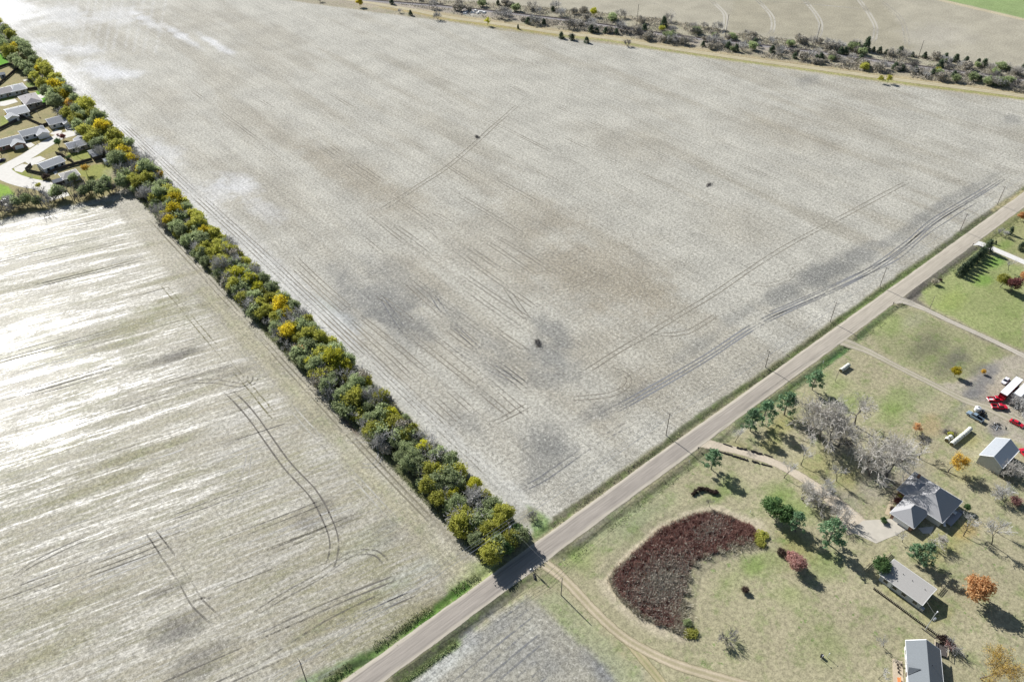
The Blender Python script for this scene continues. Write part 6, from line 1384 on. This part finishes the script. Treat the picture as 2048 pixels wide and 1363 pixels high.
for k in range(16):
    q = MB(); t = random.uniform(0, 6.28); x, y = random.gauss(0, 1.3), random.gauss(0, .8); d = random.uniform(.5, 1.2)
    q.cyl((x - d * math.cos(t), y - d * math.sin(t), random.uniform(.05, .3)), (x + d * math.cos(t), y + d * math.sin(t), random.uniform(.1, .7)), random.uniform(.05, .12), None, 6); q.build('metal_bar', M['dark'] if k % 3 else M['galv'], sp)
q = MB(); [q.cyl((1.3 + .5 * math.cos(a_), .4 + .5 * math.sin(a_), .12), (1.3 + .5 * math.cos(a_ + .55), .4 + .5 * math.sin(a_ + .55), .12), .15, None, 6) for a_ in np.arange(0, 6.2, .524)]; q.build('tyre', M['black'], sp)
for (u, v, s, lb) in ((955, 274, .8, 'dark brush pile in the upper middle of the big field'), (1418, 370, .8, 'dark brush pile on the right side of the big field'), (1077, 687, 1.0, 'dark brush pile in the damp hollow of the big field'), (1898, 865, .8, 'small dark brush pile left of the long row of bales'), (1690, 883, 1.0, 'brush pile of cut branches under the bare cottonwoods')):
    x, y = G(u, v); o = thing('brush_pile', lb, 'brush pile', (x, y, 0), random.uniform(0, 3), None, s)
    rr_ = np.random.default_rng(int(u)); S = []
    for k in range(90):
        t = rr_.uniform(0, 6.28); c_ = rr_.normal(0, 1, 2) * np.array([1.5, .7]); d = rr_.uniform(.4, 1.2); S.append((c_[0] - d * math.cos(t), c_[1] - d * math.sin(t), rr_.uniform(.02, .4), c_[0] + d * math.cos(t), c_[1] + d * math.sin(t), rr_.uniform(.1, .9), .06, .03, rr_.uniform(0, .5)))
    link('branches', sticks('branches', M['twig_dark'], S, 4), o)
    link('litter', leaf_mesh('litter', M['l_brown'], [tuple(rr_.normal(0, 1, 3) * np.array([1.2, .6, .12]) + np.array([0, 0, .2])) for k in range(14)], .4, 14, .16, rr_), o)
# pale rubble slabs beside the railway
for k, (u, v) in enumerate([(935, 23), (940, 22), (951, 22), (962, 24), (945, 26), (930, 27), (956, 27), (968, 26)]):
    o = thing('rubble_block', 'pale concrete rubble block heaped beside the railway bed', 'rubble', (*G(u, v), 0), random.uniform(0, 3), 'rubble blocks beside the railway')
    b = MB(); b.box(0, 0, .5, random.uniform(3, 6), random.uniform(2, 3.6), 1.0, 0, .6); b.build('block', M['palestone'], o)
# lawn odds: barrel and two posts
bo = thing('burn_barrel', 'dark barrel standing on the open lawn between two thin posts', 'barrel', (*G(1643, 1313), 0)); b = MB(); b.cyl((0, 0, 0), (0, 0, .95), .42, .42, 14); b.build('drum', M['black'], bo); b = MB(); b.cyl((0, 0, .93), (0, 0, 1.0), .44, None, 14); b.build('rim', M['dark'], bo)
for u, v, lb in ((1642, 1318, 'thin pale post on the lawn left of the dark barrel'), (1655, 1314, 'thin white post on the lawn right of the dark barrel')):
    o = thing('lawn_post', lb, 'post', (*G(u, v), 0)); q = MB(); q.cyl((0, 0, 0), (0, 0, 2.1), .07, .06, 8); q.build('shaft', M['galv'], o); q = MB(); q.box(0, 0, 2.12, .5, .1, .08); q.build('crossbar', M['white'], o)
# mailboxes
for u, v, lb in ((1061, 1142, 'white mailbox on a post at the mouth of the near driveway'), (1396, 899, 'mailbox on a post at the mouth of the middle driveway'), (1786, 609, 'mailbox on a post at the mouth of the narrow driveway'), (1945, 491, 'mailbox on a post at the mouth of the white concrete drive'), (75, 288, 'dark mailbox on a post beside the neighbourhood street')):
    o = thing('mailbox', lb, 'mailbox', (*G(u, v), 0)); q = MB(); q.box(0, 0, .5, .12, .12, 1.0); q.build('post', M['wood'], o)
    q = MB(); q.extrude_y([(-.3, 1.0), (.3, 1.0), (.3, 1.2), (.2, 1.3), (-.2, 1.3), (-.3, 1.2)], -.14, .14); q.build('box', M['white'] if 'white mail' in lb else M['dark'], o)
cu = thing('culvert_pipe', 'short black culvert pipe end in the ditch by the near driveway', 'pipe', (*G(1069, 1153), .25), R(60)); b = MB(); b.cyl((-.8, 0, 0), (.8, 0, 0), .35, None, 12); b.build('pipe', M['black'], cu)
for u, v, lb in ((1128, 1121, 'thin white marker post beside the near driveway'), (1378, 925, 'thin white marker post beside the lone pine'), (1646, 726, 'white marker post on the lawn by the road ditch'), (1500, 1025, 'pale stone marker above the reed pond')):
    o = thing('marker_post', lb, 'post', (*G(u, v), 0)); q = MB(); q.cyl((0, 0, 0), (0, 0, 1.1), .07, None, 8); q.build('shaft', M['white'], o); q = MB(); q.cyl((0, 0, 1.1), (0, 0, 1.22), .1, .05, 8); q.build('cap', M['white'], o)
# edging stones of the middle driveway
def stones(pts, n, z0=.0):
    P = smooth(GP(pts), .5); idx = np.linspace(0, len(P) - 1, n).astype(int)
    for i in idx:
        o = thing('edging_stone', 'dark edging stone in the rows along the middle driveway', 'stone', (P[i][0] + random.uniform(-.15, .15), P[i][1] + random.uniform(-.15, .15), 0), random.uniform(0, 3), 'edging stones of the middle driveway')
        b = MB(); b.box(0, 0, .22, random.uniform(.5, .9), random.uniform(.4, .6), .5, 0, .7); b.build('stone', M['stone'], o)
stones([(1450, 906), (1475, 914), (1494, 920)], 17); stones([(1505, 922), (1523, 928)], 6); stones([(1474, 895), (1492, 899)], 7); stones([(1502, 902), (1523, 908)], 8)
for (ua, va, ub, vb, lb) in ((1424, 898, 1448, 906, 'dark timber edging at the mouth of the middle driveway, lower side'), (1524, 928, 1544, 933, 'dark timber edging ending the lower stone row of the middle driveway'), (1446, 887, 1464, 893, 'dark timber edging at the mouth of the middle driveway, upper side'), (1528, 908, 1545, 914, 'dark timber edging ending the upper stone row of the middle driveway')):
    a_, b_ = G(ua, va), G(ub, vb); o = thing('edging_timber', lb, 'timber', ((a_[0] + b_[0]) / 2, (a_[1] + b_[1]) / 2, 0), math.atan2(b_[1] - a_[1], b_[0] - a_[0])); q = MB(); q.box(0, 0, .16, math.hypot(a_[0] - b_[0], a_[1] - b_[1]), .26, .36); q.build('beam', M['stone'], o)

# ------------------------------------------------------------------ poles and wires
def pole(u, v, h, lb, arm=True, xf=False, rz=0., r_=.17, lamp=False, m='polewood', xy=None):
    x, y = xy or G(u, v); o = thing('utility_pole', lb, 'utility pole', (x, y, 0), rz)
    b = MB(); b.cyl((0, 0, -.3), (0, 0, h), r_, r_ * .7, 8); b.build('pole', M[m], o)
    if arm:
        b = MB(); b.box(0, 0, h - .55, .12, 2.2, .13); b.build('crossarm', M['polewood'], o)
        for k in (-1.0, 0, 1.0): q = MB(); q.cyl((0, k, h - .48), (0, k, h - .22), .07, .05, 6); q.build('insulator', M['white'], o)
    if xf: b = MB(); b.cyl((.0, -.5, h - 2.5), (.0, -.5, h - 1.5), .3, None, 12); b.build('transformer', M['galv'], o)
    if lamp: b = MB(); b.box(.7, 0, h - .4, 1.4, .06, .06); b.box(1.4, 0, h - .45, .5, .28, .16); b.build('lamp_arm', M['white'], o)
    return (x, y, h)
RP = [pole(614, 1363, 11.5, 'utility pole at the bottom left edge in the near field margin', xy=(23, 112)), pole(1020, 1095, 12.2, 'utility pole with transformer rising out of the road end of the hedgerow', True, True, xy=(91.3, 110.2)), pole(1332, 870, 11.0, 'utility pole on the field side of the road, first right of the hedgerow', xy=(164, 110.6)),
      pole(1531, 734, 8.2, 'utility pole on the field side of the road opposite the roadside pines', xy=(221.5, 110)), pole(1662, 644, 10.3, 'utility pole on the field side of the road opposite the short row of bales', xy=(266.3, 109.8)), pole(1761, 574, 10.6, 'utility pole on the field side of the road opposite the narrow driveway', xy=(305.5, 109.8)),
      pole(1925, 462, 9.4, 'utility pole on the field side of the road opposite the white concrete drive', xy=(380, 109.6)), pole(2000, 411, 10.4, 'utility pole on the field side of the road, last before the right edge', xy=(419.6, 109.4))]
RP.append((460, 109.4, 10.4)); RP.insert(0, (-45, 112, 11.5))
def wire(pts, nm, lb, grp, r_=.028):
    b = MB()
    for (p, q) in zip(pts[:-1], pts[1:]):
        L_ = (Vector(q) - Vector(p)).length; n = 8; prev = Vector(p)
        for k in range(1, n + 1):
            t = k / n; c = Vector(p).lerp(Vector(q), t); c.z -= 4 * .012 * L_ * t * (1 - t); b.cyl(prev, c, r_, None, 3, False); prev = c
    tag(b.build(nm, M['wire']), lb, 'wire', grp)
for k in (-1.0, 0, 1.0): wire([(x, y + k, h - .2) for x, y, h in RP], 'overhead_wire', 'thin overhead wire strung between the poles along the road', 'overhead wires along the road')
wire([(x, y, h - 2.2) for x, y, h in RP], 'overhead_wire', 'lowest thin overhead wire strung between the poles along the road', None)
g1 = pole(1122, 1189, 8.6, 'bare pole with a long shadow on the grass beside the near driveway', False); pole(1859, 617, 7.0, 'thin pole on the lawn beside the narrow driveway', False, r_=.11)
pole(1670, 763, 5.6, 'short thin pole on the lawn below the short row of bales', False, r_=.09); lp = pole(1851, 1258, 8.0, 'pole with a white lamp beside the plank fence and the long low house', False, True, 0, .13, True, 'galv')
wire([(91.3, 110.2, 10.5), (g1[0], g1[1], 8.4)], 'service_wire', 'service wire from the hedgerow pole across the road to the bare pole', None); wire([(lp[0], lp[1], 7.8), (169.2, 18.6, 3.4)], 'service_wire', 'service wire from the lamp pole down to the long low house', None, .025)
for (u, v, h, lb) in ((1117, 25, 15, 'tall pole beside the railway, leftmost of the visible row'), (1273, 53, 17, 'tall pole beside the railway, second of the row from the left'), (1450, 75, 17.4, 'tall pole beside the railway, third of the row from the left'), (1630, 95, 17.2, 'tall pole beside the railway, fourth of the row from the left'), (1836, 117, 13, 'tall pole beside the railway, last of the row at the right')):
    pole(u, v, h, lb, True, False, R(-65), .2, False, 'fencewood')
